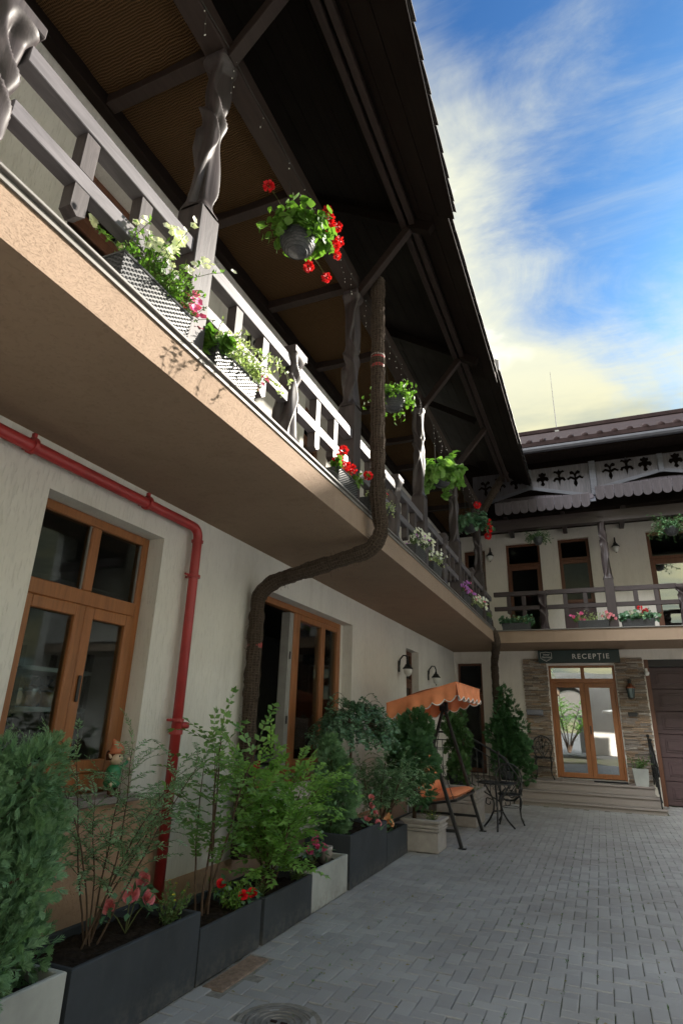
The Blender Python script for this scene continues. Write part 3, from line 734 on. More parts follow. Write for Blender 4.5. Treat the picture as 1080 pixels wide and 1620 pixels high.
# pierced gable boards
def fleur(cx_, cz, s, kind):
    """closed outlines of a cut-out: a four-armed cross with round lobes, or a slender lily"""
    out = []
    def blob(x, z, r, n=10): out.append([(cx_ + s * (x + r * math.cos(2 * PI * i / n)), cz + s * (z + r * math.sin(2 * PI * i / n))) for i in range(n)])
    def poly(p): out.append([(cx_ + s * x, cz + s * z) for x, z in p])
    if kind == 0:
        poly([(-.03, .02), (-.20, .10), (-.28, .02), (-.36, .0), (-.30, -.10), (-.18, -.03), (-.05, -.12), (-.09, -.28), (0, -.46), (.09, -.28), (.05, -.12), (.18, -.03), (.30, -.10), (.36, .0), (.28, .02), (.20, .10), (.03, .02),
              (.07, .16), (.20, .17), (.22, .30), (.12, .36), (.04, .28), (0, .20), (-.04, .28), (-.12, .36), (-.22, .30), (-.20, .17), (-.07, .16)])
    elif kind == 1:
        poly([(0, .44), (-.06, .30), (-.18, .36), (-.26, .24), (-.14, .22), (-.06, .14), (-.05, .02), (-.20, .0), (-.28, -.14), (-.20, -.22), (-.12, -.10), (-.05, -.16), (0, -.44), (.05, -.16), (.12, -.10), (.20, -.22), (.28, -.14), (.20, .0), (.05, .02), (.06, .14), (.14, .22), (.26, .24), (.18, .36), (.06, .30)])
    else:
        poly([(0, .34), (-.07, .26), (-.16, .28), (-.17, .16), (-.10, .10), (-.22, .08), (-.28, -.05), (-.20, -.16), (-.10, -.08), (-.05, -.16), (-.10, -.30), (0, -.38), (.10, -.30), (.05, -.16), (.10, -.08), (.20, -.16), (.28, -.05), (.22, .08), (.10, .10), (.17, .16), (.16, .28), (.07, .26)])
    return out
def pierced(name, outer, holes, y, t, mat, parent):
    cu_ = bpy.data.curves.new(name, 'CURVE'); cu_.dimensions = '2D'; cu_.fill_mode = 'BOTH'; cu_.extrude = t / 2
    for p in [outer] + holes:
        sp = cu_.splines.new('POLY'); sp.points.add(len(p) - 1); sp.use_cyclic_u = True
        for q, (u, v) in zip(sp.points, p): q.co = (u, v, 0, 1)
    tmp = bpy.data.objects.new('tmp', cu_); COL.objects.link(tmp)
    dg = bpy.context.evaluated_depsgraph_get(); me = bpy.data.meshes.new_from_object(tmp.evaluated_get(dg)); bpy.data.objects.remove(tmp)
    for v in me.vertices: x, z, d = v.co; v.co = (x, y - d, z)
    me.materials.clear(); return link(name, me, mat, parent)
gb = holder('gable_boards', BW); YG = YF - .02
def bay(x0, x1, zb, ztp, peak):
    xm = (x0 + x1) / 2; w = .165; n = int(round((x1 - x0) / w)); w = (x1 - x0) / n
    def zlow(x): return zb + .03 + peak * max(0, 1 - abs(x - xm) / (.5 * (x1 - x0)))
    cuts = [(xm - 1.08, .0, 2), (xm - .70, .0, 1), (xm - .32, .03, 2), (xm + .32, .03, 2), (xm + .70, .02, 1), (xm + 1.08, .0, 0)]
    cuts = [(x0 + (x1 - x0) * f, dz, k) for f, dz, k in ((.115, -.06, 0), (.245, .02, 1), (.385, .04, 2), (.615, .04, 2), (.755, .02, 1), (.885, -.06, 0))]
    for side in (0, 1):   # two boards meeting at the middle post, cut along the low gable
        a, b = ((x0, xm), (xm, x1))[side]
        outer = [(a + .003, ztp), (a + .003, zlow(a)), (b - .003, zlow(b)), (b - .003, ztp)]
        hs = [h_ for cx_, dz, k in cuts if a < cx_ < b for h_ in fleur(cx_, (zb + ztp) / 2 + .13 + dz * .6, .52, k)]
        pierced('pierced_board', outer, hs, YG, .024, 'greywood', gb)
    for i in range(1, n):
        x = x0 + i * w
        if abs(x - xm) < .05 or any(abs(x - c[0]) < .16 for c in cuts): continue
        MB().box((x - .006, YG - .022, zlow(x) + .01), (x + .006, YG - .0125, ztp - .01), 0).build('cover_strip', 'greywood', gb)
    MB().box((xm - .055, YG - .05, zlow(xm) - .06), (xm + .055, YG - .0135, ztp), .004).build('gable_post', 'greybat', gb)
    for sgn in (-1, 1):
        MB().beam((xm + sgn * .058, YG - .028, zlow(xm) - .02), (xm + sgn * (x1 - x0) * .485, YG - .028, zb + .02), .028, .085, .004).build('gable_batten', 'greybat', gb)
bay(-2.30, .38, 6.50, 7.34, .34); bay(.52, 3.18, 6.66, 7.34, .26); bay(3.32, 6.0, 6.50, 7.34, .34)
for x in (.45, 3.25): MB().box((x - .07, YG - .06, 6.52), (x + .07, YG + .01, 7.36), .005).build('gable_post', 'greybat', gb)
bx('attic_back', (-3.2, YF + .6, 6.345), (9, YF + .62, 8.0), 'board', BW, 0)
# roof
rb = holder('roof', BW); RP = .55
bx('sun_block', (5.7, 17.05, 9.6), (8.3, 17.55, 10.52), 'plinth', BW, .02)  # unseen mass added on the ridge to keep sun off the near left wall
def hz(y): return 7.70 + (y - 13.08) * RP
m = MB(); P = [(-2.6, 13.08, hz(13.08)), (9.4, 13.08, hz(13.08)), (9.4, 17.3, hz(17.3)), (-6.2, 17.3, hz(17.3)), (-2.6, 13.6, hz(13.6))]
m.add([(-2.2, 13.08, hz(13.08)), (9.4, 13.08, hz(13.08)), (9.4, 17.3, hz(17.3)), (-6.5, 17.3, hz(17.3)), (-2.2, 13.08, hz(13.08) + .10), (9.4, 13.08, hz(13.08) + .10), (9.4, 17.3, hz(17.3) + .10), (-6.5, 17.3, hz(17.3) + .10)],
      [(0, 1, 2, 3), (4, 7, 6, 5), (0, 4, 5, 1), (1, 5, 6, 2), (0, 3, 7, 4)])
m.add([(9.4, 17.3, hz(17.3) + .1), (-6.5, 17.3, hz(17.3) + .1), (-6.5, 22.2, hz(17.3) - 2.4), (9.4, 22.2, hz(17.3) - 2.4)], [(0, 1, 2, 3)])
m.build('roof_covering', 'rooftile', rb)
for i in range(5): bx('soffit_board', (-2.1, 13.10 + i * .105, 7.50 - .0 + i * .004), (9.3, 13.20 + i * .105, 7.52 + i * .004), 'board', rb, 0)
prof = [(13.00, 7.66), (12.98, 7.60), (13.0, 7.55), (13.05, 7.53), (13.10, 7.55), (13.12, 7.66), (13.105, 7.66), (13.09, 7.56), (13.05, 7.545), (13.01, 7.56), (12.995, 7.605), (13.012, 7.66)]
bx('ridge_tile', (-6.4, 17.18, hz(17.3) + .04), (9.4, 17.42, hz(17.3) + .20), 'rooftile', rb, .03)
MB().prism(prof, 0, -1.25, 9.4).build('gutter', 'gutter', rb)
bx('drip_edge', (-2.2, 13.03, 7.69), (9.4, 13.075, 7.80), 'rooftile', rb, .004)
for i in range(36):
    x = -2.1 + i * .31
    MB().lathe([(.0, -.02), (.07, -.02), (.085, .30), (.0, .30)], (x, 13.05, hz(13.05) + .10), 8, (0, 1, RP)).build('eave_tile', 'rooftile', rb, True)
an = thing('roof_antenna', 'thin rod antenna standing on the rear roof against the sky', 'antenna', (-.27, 17.2, hz(17.2) + .08))
MB().tube([(-.27, 17.2, hz(17.2) + .05), (-.285, 17.2, 11.1), (-.29, 17.2, 12.2)], [.018, .012, .006], 6).build('rod', 'grey_metal', an); bx('antenna_foot', (-.33, 17.14, hz(17.2)), (-.21, 17.26, hz(17.2) + .12), 'grey_metal', an)
# upper doors and windows
a, b, c, e = UD[0]; framed_pane(BW, 'balcony_door', 1, YB + .12, a + .003, b - .003, c + .02, 5.42, .11, mat='frame_dark'); framed_pane(BW, 'transom_window', 1, YB + .12, a + .003, b - .003, 5.423, e - .003, .06, mat='frame_dark')
a, b, c, e = UD[1]; framed_pane(BW, 'balcony_window', 1, YB + .12, a + .003, b - .003, 4.40, 5.48, .085, mat='frame_dark'); framed_pane(BW, 'transom_window', 1, YB + .12, a + .003, b - .003, 5.483, e - .003, .07, mat='frame_dark')
bx('door_panel', (a + .003, YB + .09, c + .02), (b - .003, YB + .15, 4.398), 'garage', BW, .01); bx('door_panel_rail', (a + .01, YB + .075, 4.30), (b - .01, YB + .088, 4.36), 'frame_dark', BW)
a, b, c, e = UD[2]; framed_pane(BW, 'balcony_door', 1, YB + .12, a + .003, (a + b) / 2, c + .02, 5.36, .12, mat='frame_dark', gl='mirror'); framed_pane(BW, 'balcony_door', 1, YB + .12, (a + b) / 2 + .003, b - .003, c + .02, 5.36, .12, mat='frame_dark', gl='mirror')
framed_pane(BW, 'transom_window', 1, YB + .12, a + .003, b - .003, 5.363, e - .003, .08, mat='frame_dark')
for q in UD[3:]: framed_pane(BW, 'balcony_door', 1, YB + .12, q[0] + .003, q[1] - .003, q[2] + .02, q[3] - .003, .09, mat='frame_dark')
# reception doors
a, b, c, e = RD; mid = (a + b) / 2 + .03; zt = 2.50
rd = holder('reception_door_frame', BW); YD = YB + .10
for lo, hi in (((a + .002, YD - .06, c), (a + .05, YD + .05, e - .002)), ((b - .05, YD - .06, c), (b - .002, YD + .05, e - .002)), ((a + .05, YD - .06, e - .05), (b - .05, YD + .05, e - .002)), ((a + .05, YD - .065, zt), (b - .05, YD + .05, zt + .10)), ((mid - .04, YD - .06, zt + .10), (mid + .04, YD + .05, e - .05))):
    bx('frame_member', lo, hi, 'frame', rd, .006)
for u0, u1 in ((a + .05, mid - .04), (mid + .04, b - .05)): bx('pane', (u0, YD - .006, zt + .10), (u1, YD + .006, e - .05), 'mirror', rd, 0)
framed_pane(BW, 'reception_door', 1, YD - .02, a + .052, mid - .002, c + .02, zt - .002, .10, .06, gl='mirror')
framed_pane(BW, 'reception_door', 1, YD - .02, mid + .002, b - .052, c + .02, zt - .002, .10, .06, gl='mirror', hand=True)
bx('threshold', (a, YB - .04, .421), (b, YB + .2, .438), 'grey_metal', BW, .003)
# corner door
a, b, c, e = CD; framed_pane(BW, 'corner_door', 1, YB + .14, a + .003, b - .003, c + .02, 2.22, .10, mat='frame_dark'); framed_pane(BW, 'transom_window', 1, YB + .14, a + .003, b - .003, 2.223, e - .003, .05, mat='frame_dark')
# garage door with raised panels
a, b, c, e = GD; gdr = holder('garage_door', BW); n = 6; hh = (e - .02 - .0) / n
bx('door_jamb', (a + .002, YB + .02, -.03), (a + .09, YB + .30, e - .002), 'frame_dark', gdr, .005); bx('door_header', (a + .09, YB + .05, e - .16), (b - .002, YB + .30, e - .002), 'black', gdr, .005)
for i in range(n):
    z0 = i * .478; gs = holder('garage_panel', BW) if False else gdr
    bx('door_section', (a + .092, YB + .24, z0 + .004), (b - .002, YB + .28, z0 + .474), 'garage', gdr, .006)
    for k in range(4):
        x0 = a + .22 + k * .68; m = MB()
        o0, o1, i0, i1 = (x0, z0 + .10), (x0 + .54, z0 + .38), (x0 + .04, z0 + .14), (x0 + .50, z0 + .34); yy = YB + .238
        m.box((o0[0], yy - .012, o0[1]), (o1[0], yy, o1[1]), .011); m.box((i0[0], yy - .026, i0[1]), (i1[0], yy - .012, i1[1]), .012); m.build('raised_panel', 'garage', gdr)
# ledge-stone cladding beside the reception doors
def cladding(x0, x1, z0, z1):
    m = MB(); z = z0
    while z < z1 - .01:
        h = min(random.choice((.022, .028, .034, .042, .03)), z1 - z); x = x0
        while x < x1 - .005:
            L = min(random.uniform(.10, .38), x1 - x)
            if x1 - x - L < .06: L = x1 - x
            d = random.uniform(.02, .062); j = random.uniform(-.005, .005)
            xr = x + L - .003 + (random.uniform(-.03, .0) if x + L > x1 - .01 else 0)
            xl = x + (random.uniform(0, .03) if x <= x0 else 0)
            m.obox(((xl + xr) / 2, YB - d / 2 - .001, z + h / 2), ((xr - xl) / 2, d / 2, h / 2 - .002), Matrix.Rotation(random.gauss(0, .012), 3, 'Y') @ Matrix.Rotation(random.gauss(0, .03), 3, 'X'), .004)
            x += L
        z += h
    o = m.build('ledge_stones', 'stone', BW); o['kind'] = 'stuff'
cladding(-1.60, -1.015, .425, 3.06); cladding(.44, 1.055, .425, 3.06)
# entrance steps and landing of granite slabs
ST = thing('entrance_steps', 'broad low granite steps rising to the reception doors', 'steps', (-.4, 14.2, 0))
for i, (yf, z0, z1) in enumerate(((13.70, -.05, .085), (14.03, .085, .25), (14.36, .25, .42))):
    xr = 1.02 - i * .06; xl = -1.80
    bx('riser_block', (xl + .01, yf + .03, z0), (xr - .02, YB - .001, z1 - .032), 'granite', ST, .003)
    k = 0; x = xl
    for w in (.94, .94, 3): 
        x1_ = min(x + w, xr); bx('tread_slab', (x + .002, yf, z1 - .031), (x1_ - .002, yf + .40 if i < 2 else YB - .07, z1), 'granite', ST, .006); x = x1_
        if x >= xr: break
SP_ = thing('side_platform', 'stone platform with steps before the corner doors under the balcony', 'steps', (-2.6, 13.3, 0))
bx('platform', (XW + .002, 11.0, -.05), (-2.42, YB - .002, .40), 'granite', SP_, .006); bx('platform', (-2.418, 13.2, -.05), (-1.83, YB - .004, .40), 'granite', SP_, .006)
for i in range(2): bx('tread_slab', (-2.416, 11.95, -.05), (-2.16 + .24 * (1 - i), 13.19, .14 + .13 * i), 'granite', SP_, .006) if i == 0 else bx('tread_slab', (-2.416, 11.96, .141), (-2.16, 13.18, .27), 'granite', SP_, .006)

# ------------------------------------------------------------------ buildings behind and beside the viewpoint (they shade and are mirrored in the glass)
def simple_house(name, label, ax, d, sgn, u0, u1, hgt, holes, roofc):
    t = thing(name, label, 'building'); wall('wall', ax, d, .35 * sgn, u0, u1, -.05, hgt, holes, 'wall_back', t)
    for h in holes:
        if h[2] > .5: framed_pane(t, 'window', ax, d + sgn * .18, h[0] + .003, h[1] - .003, h[2], h[3], .09)
    e, r = (d - sgn * .7), d + sgn * 4.0
    m = MB()
    def P(dd, u, z): return (dd, u, z) if ax == 0 else (u, dd, z)
    m.add([P(e, u0, hgt - .1), P(e, u1, hgt - .1), P(r, u1, hgt + 2.1), P(r, u0, hgt + 2.1), P(e, u0, hgt + .05), P(e, u1, hgt + .05), P(r, u1, hgt + 2.25), P(r, u0, hgt + 2.25)], [(0, 1, 2, 3), (4, 7, 6, 5), (0, 4, 5, 1), (1, 5, 6, 2), (0, 3, 7, 4)])
    m.add([P(r, u0, hgt + 2.25), P(r, u1, hgt + 2.25), P(r + sgn * 4, u1, hgt - .3), P(r + sgn * 4, u0, hgt - .3)], [(0, 1, 2, 3)])
    m.build('roof', roofc, t); wall('rear_wall', ax, d + sgn * 7.6, .3 * sgn, u0, u1, -.05, hgt, [], 'wall_back', t); return t
simple_house('courtyard_house', 'plain plastered house with tiled roof closing the open side of the courtyard', 0, 19.0, 1, -7, 12.9, 5.2,
             [(y, y + 1.1, z, z + 1.5) for y in (-5, -2, 1, 4, 7, 10) for z in (.9, 3.2)], 'rooftile')
# gate house with an arched passage
GH = thing('gate_house', 'plastered gate house with arched passage at the courtyard entrance', 'building', (0, -6, 0))
def arch_pts(x0, x1, zs, zt): c, rx = (x0 + x1) / 2, (x1 - x0) / 2; return [(x0, -.05)] + [(c + rx * math.cos(q), zs + (zt - zs) * math.sin(q)) for q in np.linspace(PI, 0, 13)] + [(x1, -.05)]
arch = arch_pts(-2.75, -.55, 2.85, 3.75); exit_ = arch_pts(-2.74, -1.45, 1.75, 2.3)
pierced('wall', [(XW, -.05), (XW, 4.9), (7.2, 4.9), (7.2, -.05)] + list(reversed(arch)), [], -6.0, .3, 'wall_back', GH)
pierced('passage_end', [(XW, -.05), (XW, 4), (.5, 4), (.5, -.05)] + list(reversed(exit_)), [], -11.0, .3, 'room', GH)
m = MB(); k = len(arch)
m.add([(u, -6.1, v) for u, v in arch] + [(u, -11.0, v) for u, v in arch], [(i, i + 1, i + k + 1, i + k) for i in range(k - 1)]); m.build('passage_vault', 'room', GH)
m = MB().add([(XW, -5.3, 4.85), (7.2, -5.3, 4.85), (7.2, -9, 6.6), (XW, -9, 6.6)], [(0, 1, 2, 3)]); m.build('roof', 'rooftile', GH)
for x in (1.2, 3.4): bx('window', (x, -5.84, 3.0), (x + 1.1, -5.80, 4.3), 'frame', GH, .01)

# ------------------------------------------------------------------ pipes
def arc(pts, r=.12, n=5):
    """round the corners of a polyline"""
    pts = [Vector(p) for p in pts]; out = [pts[0]]
    for i in range(1, len(pts) - 1):
        a, b, c = pts[i - 1], pts[i], pts[i + 1]; u = (a - b).normalized(); w = (c - b).normalized(); rr = min(r, (a - b).length * .45, (c - b).length * .45)
        p, q = b + u * rr, b + w * rr
        for k in range(n + 1):
            t = k / n; out.append(p * (1 - t) ** 2 + b * 2 * t * (1 - t) + q * t * t)
    out.append(pts[-1]); return out
def dens(pts, step=.03):
    out = []
    for a, b in zip(pts, pts[1:]):
        n = max(1, int((b - a).length / step))
        for k in range(n): out.append(a.lerp(b, k / n))
    out.append(pts[-1]); return out
XR = XW + .085
rp = thing('drain_pipe', 'red painted drain pipe running under the balcony and down the plaster wall', 'pipe', (XR, 4.14, .1))
MB().tube(arc([(XR, -6.5, 3.12), (XR, 4.14, 3.11), (XR, 4.16, .12)], .10, 6), .042, 14).build('pipe', 'redpipe', rp, True)
for y in (-1, .9, 2.34, 3.44):
    MB().tube([(XR, y - .012, 3.115), (XR, y + .012, 3.115)], .058, 14).box((XW - .01, y - .008, 3.10), (XR - .04, y + .008, 3.13)).box((XR - .01, y - .012, 3.165), (XR + .015, y + .012, 3.20)).build('bracket', 'redpipe', rp)
for z in (2.67, 1.47):
    MB().tube([(XR, 4.145, z - .012), (XR, 4.145, z + .012)], .058, 14).box((XW - .01, 4.135, z - .008), (XR - .04, 4.155, z + .008)).build('bracket', 'redpipe', rp)
    MB().tube([(XR, 4.145 - .12, z), (XR, 4.145 - .05, z)], .010, 8).build('bracket_screw', 'redpipe', rp)
MB().lathe([(.055, 1.36), (.055, 1.40), (.049, 1.40)], (XR, 4.15, 0), 14).build('collar', 'redpipe', rp); MB().lathe([(.052, 2.98), (.055, 3.0), (.049, 3.0)], (XR, 4.14, 0), 14).build('collar', 'redpipe', rp)
MB().lathe([(.0, .075), (.024, .072), (.028, .05), (.028, 0)], (XR + .01, 4.18, 1.43), 10, (.5, .8, 0)).build('pipe_stub', 'redpipe', rp, True)
def wrapped(name, label, pts, r, gaps=(), knots=()):
    t = thing(name, label, 'downspout', pts[-1], group='wrapped downspouts'); P = dens(arc(pts, .16, 6), .025)
    rs = [r * (1.02 + .16 * random.random() + .07 * math.sin(i * .31) + .06 * math.sin(i * .83 + 2)) for i in range(len(P))]
    MB().tube(P, rs, 16).build('burlap_sleeve', 'wrap', t, True)
    for k in knots:
        i = int(k * (len(P) - 1)); d = (P[min(i + 1, len(P) - 1)] - P[max(i - 1, 0)]).normalized()
        m = MB()
        for q in range(3):
            u = d.orthogonal().normalized(); w = d.cross(u); c = P[i] + d * (q * .012 - .012) ; a0 = random.random() * 6; tl = random.uniform(-.02, .02)
            m.tube([c + (u * math.cos(a) + w * math.sin(a)) * r * 1.13 + d * tl * math.sin(a + a0) for a in np.linspace(0, 2 * PI, 15)], .006, 5)
        m.build('twine_tie', 'wrap', t)
    m = MB(); fr_ = []; pv_ = None
    for i, q in enumerate(P):
        d = (P[min(i + 1, len(P) - 1)] - P[max(i - 1, 0)]).normalized(); u = d.cross(Vector((.3, 1, .2))) if pv_ is None else pv_ - d * pv_.dot(d); u.normalize(); pv_ = u; fr_.append((q, u, d.cross(u), rs[i]))
    for i in range(0, len(fr_)):
        q, u, w_, rr_ = fr_[i]; j0 = random.random() * 6
        m.tube([q + (u * math.cos(a) + w_ * math.sin(a)) * (rr_ + .002) + d * .004 * math.sin(a * 2 + j0) for a in np.linspace(0, 2 * PI, 13)], .0035, 4, False)
    for k in range(13):
        a0 = 2 * PI * k / 13; m.tube([q + (u * math.cos(a0 + .10 * math.sin(i * .31 + k)) + w_ * math.sin(a0 + .10 * math.sin(i * .31 + k))) * (rr_ + .004) for i, (q, u, w_, rr_) in enumerate(fr_)], .0038, 4, False)
    m.build('net_cords', 'cord', t, kind='stuff')
    m = MB()
    for _ in range(900):     # stray fibres
        i = random.randrange(len(P)); v = Vector((random.gauss(0, 1), random.gauss(0, 1), random.gauss(0, 1))).normalized(); p = P[i] + v * r
        m.tube([p, p + v * .02 + Vector((0, 0, random.uniform(-.03, .02))), p + v * .03 + Vector((random.uniform(-.02, .02), 0, random.uniform(-.05, .03)))], .0012, 3, False)
    m.build('loose_fibres', 'wrap', t, kind='stuff'); return t
s1 = wrapped('wrapped_downspout', 'burlap wrapped downspout bending round the balcony edge beside the wide window', [(-1.845, 5.17, 6.36), (-1.845, 5.22, 3.58), (-1.81, 5.27, 3.30), (-1.93, 5.30, 3.13), (-3.0, 5.24, 2.86), (-3.16, 5.22, 2.72), (-3.165, 5.25, .30)], .064,
             knots=(.09, .155, .26, .33, .42, .47, .53, .60, .70, .80, .9))
MB().lathe([(.072, -.05), (.075, 0), (.075, .085), (.072, .09)], (-1.845, 5.19, 5.22), 16).build('bare_pipe_band', 'redpipe', s1, True)
MB().lathe([(.076, 0), (.079, .012), (.076, .024)], (-1.845, 5.19, 5.312), 16).build('clamp_ring', 'castst', s1, True)
MB().lathe([(.073, 0), (.076, .03), (.073, .06)], (-3.164, 5.24, 2.17), 16).build('bare_pipe_band', 'redpipe', s1, True)
s2 = wrapped('wrapped_downspout', 'burlap wrapped downspout in the courtyard corner beside the rear balcony', [(-1.40, 13.2, 7.3), (-2.28, 13.35, 5.95), (-2.20, 13.35, 5.4), (-2.13, 13.35, 4.0), (-2.03, 13.36, 3.55), (-1.93, 13.40, 3.38), (-1.95, 13.50, 3.18), (-2.22, 14.9, 2.95), (-2.235, 15.05, .45)], .074, knots=(.3, .4, .47, .55, .62, .8))

# ------------------------------------------------------------------ lamps on walls
def barn_lamp(loc, nrm, label, group, k=.85):
    t = thing('wall_lamp', label, 'lamp', loc, group=group); n = Vector(nrm); L = Vector(loc); u = Vector((0, 0, 1))
    s = n.cross(u)
    MB().obox(L + n * .012, (.035 if abs(n.y) > .5 else .012, .012 if abs(n.y) > .5 else .035, .10), Matrix.Identity(3), .008).build('backplate', 'iron', t)
    MB().tube([L + n * (.02) + u * .02, L + n * .03 + u * .12, L + n * .09 + u * .19, L + n * .15 + u * .185, L + n * .175 + u * .12, L + n * .175 + u * .05], .014, 8).build('arm', 'iron', t, True)
    c = L + n * .175
    MB().lathe([(.0, .08), (.02, .075), (.022, .04), (.045, .03), (.06, 0), (.092, -.035), (.092, -.05), (.0, -.045)], c, 18).build('shade', 'iron', t, True)
    MB().lathe([(.072, -.05), (.076, -.09), (.062, -.14), (.03, -.175), (.0, -.18)], c, 18).build('glass_bowl', 'lampglass', t, True)
    MB().lathe([(.0, -.178), (.012, -.185), (.012, -.20), (.0, -.212)], c, 10).build('finial', 'iron', t, True)
barn_lamp((XW, 10.46, 2.47), (1, 0, 0), 'black wall lamp with frosted bowl on the left wall, before the side door', 'lamps on the ground-floor wall')
barn_lamp((XW, 12.55, 2.47), (1, 0, 0), 'black wall lamp with frosted bowl beyond the side door, near the courtyard corner', 'lamps on the ground-floor wall')
barn_lamp((-2.19, YB, 5.72), (0, -1, 0), 'dark lantern on the upper rear wall left of the balcony door', 'lamps on the upper wall')
barn_lamp((.80, YB, 5.72), (0, -1, 0), 'dark lantern on the upper rear wall beside the carved pillar', 'lamps on the upper wall')
barn_lamp((XW, 4.75, 5.55), (1, 0, 0), 'dark lantern on the upper left wall behind the balcony railing', 'lamps on the upper wall')
ln = thing('stone_wall_lantern', 'copper capped lantern with dark glass on the stone cladding', 'lamp', (.71, YB - .06, 2.3)); c = Vector((.71, YB - .18, 2.33))
MB().box((.675, YB - .075, 2.42), (.745, YB - .05, 2.58), .006).tube([(.71, YB - .07, 2.52), (.71, YB - .13, 2.58), (.71, YB - .18, 2.54), (.71, YB - .18, 2.48)], .010, 8).build('bracket', 'iron', ln)
MB().lathe([(.0, .16), (.03, .15), (.05, .12), (.105, .06), (.105, .045), (0, .05)], c, 6).build('cap', 'copper', ln)
MB().lathe([(.078, .045), (.055, -.15), (0, -.15)], c, 6).build('glass', 'lanternglass', ln)
m = MB()
for k in range(6):
    a = 2 * PI * k / 6; m.tube([c + Vector((.082 * math.cos(a), .082 * math.sin(a), .045)), c + Vector((.058 * math.cos(a), .058 * math.sin(a), -.155))], .006, 5)
m.lathe([(.06, -.15), (.064, -.165), (.0, -.19)], c, 6); m.build('cage', 'iron', ln)
bt = thing('letter_box', 'flat grey metal letter box on the left stone cladding', 'letter box', (-1.38, YB - .1, 1.83))
bx('body', (-1.56, YB - .16, 1.765), (-1.20, YB - .065, 1.885), 'postbox', bt, .008); bx('flap', (-1.545, YB - .166, 1.80), (-1.215, YB - .161, 1.87), 'postbox', bt, .002)
tag(bx('name_plate', (.60, YB - .085, 1.79), (.79, YB - .065, 1.87), 'iron', None, .004), 'small dark plate fixed to the stone under the lantern', 'plate')
sc_ = thing('security_camera', 'small white dome camera beside the garage door', 'camera', (1.09, YB - .03, 2.72)); MB().lathe([(.0, -.05), (.035, -.04), (.05, 0), (.05, .03), (.03, .05), (0, .05)], (1.09, YB - .07, 2.70), 14).build('dome', 'white', sc_, True); bx('mount', (1.065, YB - .06, 2.74), (1.115, YB, 2.82), 'white', sc_)

# ------------------------------------------------------------------ reception sign
sg = thing('reception_sign', 'dark green sign board reading RECEPȚIE above the glass doors', 'sign', (-.32, YB - .1, 2.98))
bx('board', (-1.20, YB - .19, 2.945), (.575, YB - .066, 3.235), 'sign', sg, .006)
def text(name, s, size, x, z, y, mat, parent, align='LEFT', shear=0, sp=1.0, off=0.0):
    cu_ = bpy.data.curves.new(name, 'FONT'); cu_.body = s; cu_.size = size; cu_.extrude = .004; cu_.align_x = align; cu_.shear = shear; cu_.space_character = sp; cu_.offset = off
    o = bpy.data.objects.new('tmp', cu_); COL.objects.link(o); me = bpy.data.meshes.new_from_object(o.evaluated_get(bpy.context.evaluated_depsgraph_get())); bpy.data.objects.remove(o)
    off_ = WLOC[parent.name]
    for v in me.vertices: a, b, c = v.co; v.co = (x + a - off_.x, y - c - off_.y, z + b - off_.z)
    me.materials.clear(); return link(name, me, mat, parent)
text('lettering', 'RECEPȚIE', .155, -.445, 3.035, YB - .196, 'letters', sg, sp=1.28, off=.002)
em = [(-.125, .085), (-.06, .088), (0, .10), (.06, .088), (.125, .085), (.125, -.045), (.06, -.085), (0, -.115), (-.06, -.085), (-.125, -.045)]
m = MB().tube([(-1.02 + x, YB - .194, 3.095 + z) for x, z in em + em[:1]], .005, 5); m.build('emblem_outline', 'letters', sg)
text('emblem_script', 'Hotel', .062, -1.02, 3.115, YB - .194, 'letters', sg, 'CENTER', .3); text('emblem_script', 'Gerinny', .066, -1.02, 3.055, YB - .194, 'letters', sg, 'CENTER', .3)
m = MB()
for k in (-2, -1, 0, 1, 2): m.lathe([(0, .006), (.007, 0), (0, -.006)], (-1.02 + k * .024, YB - .194, 3.025 - .008 * (2 - abs(k))), 5)
m.build('emblem_stars', 'letters', sg)

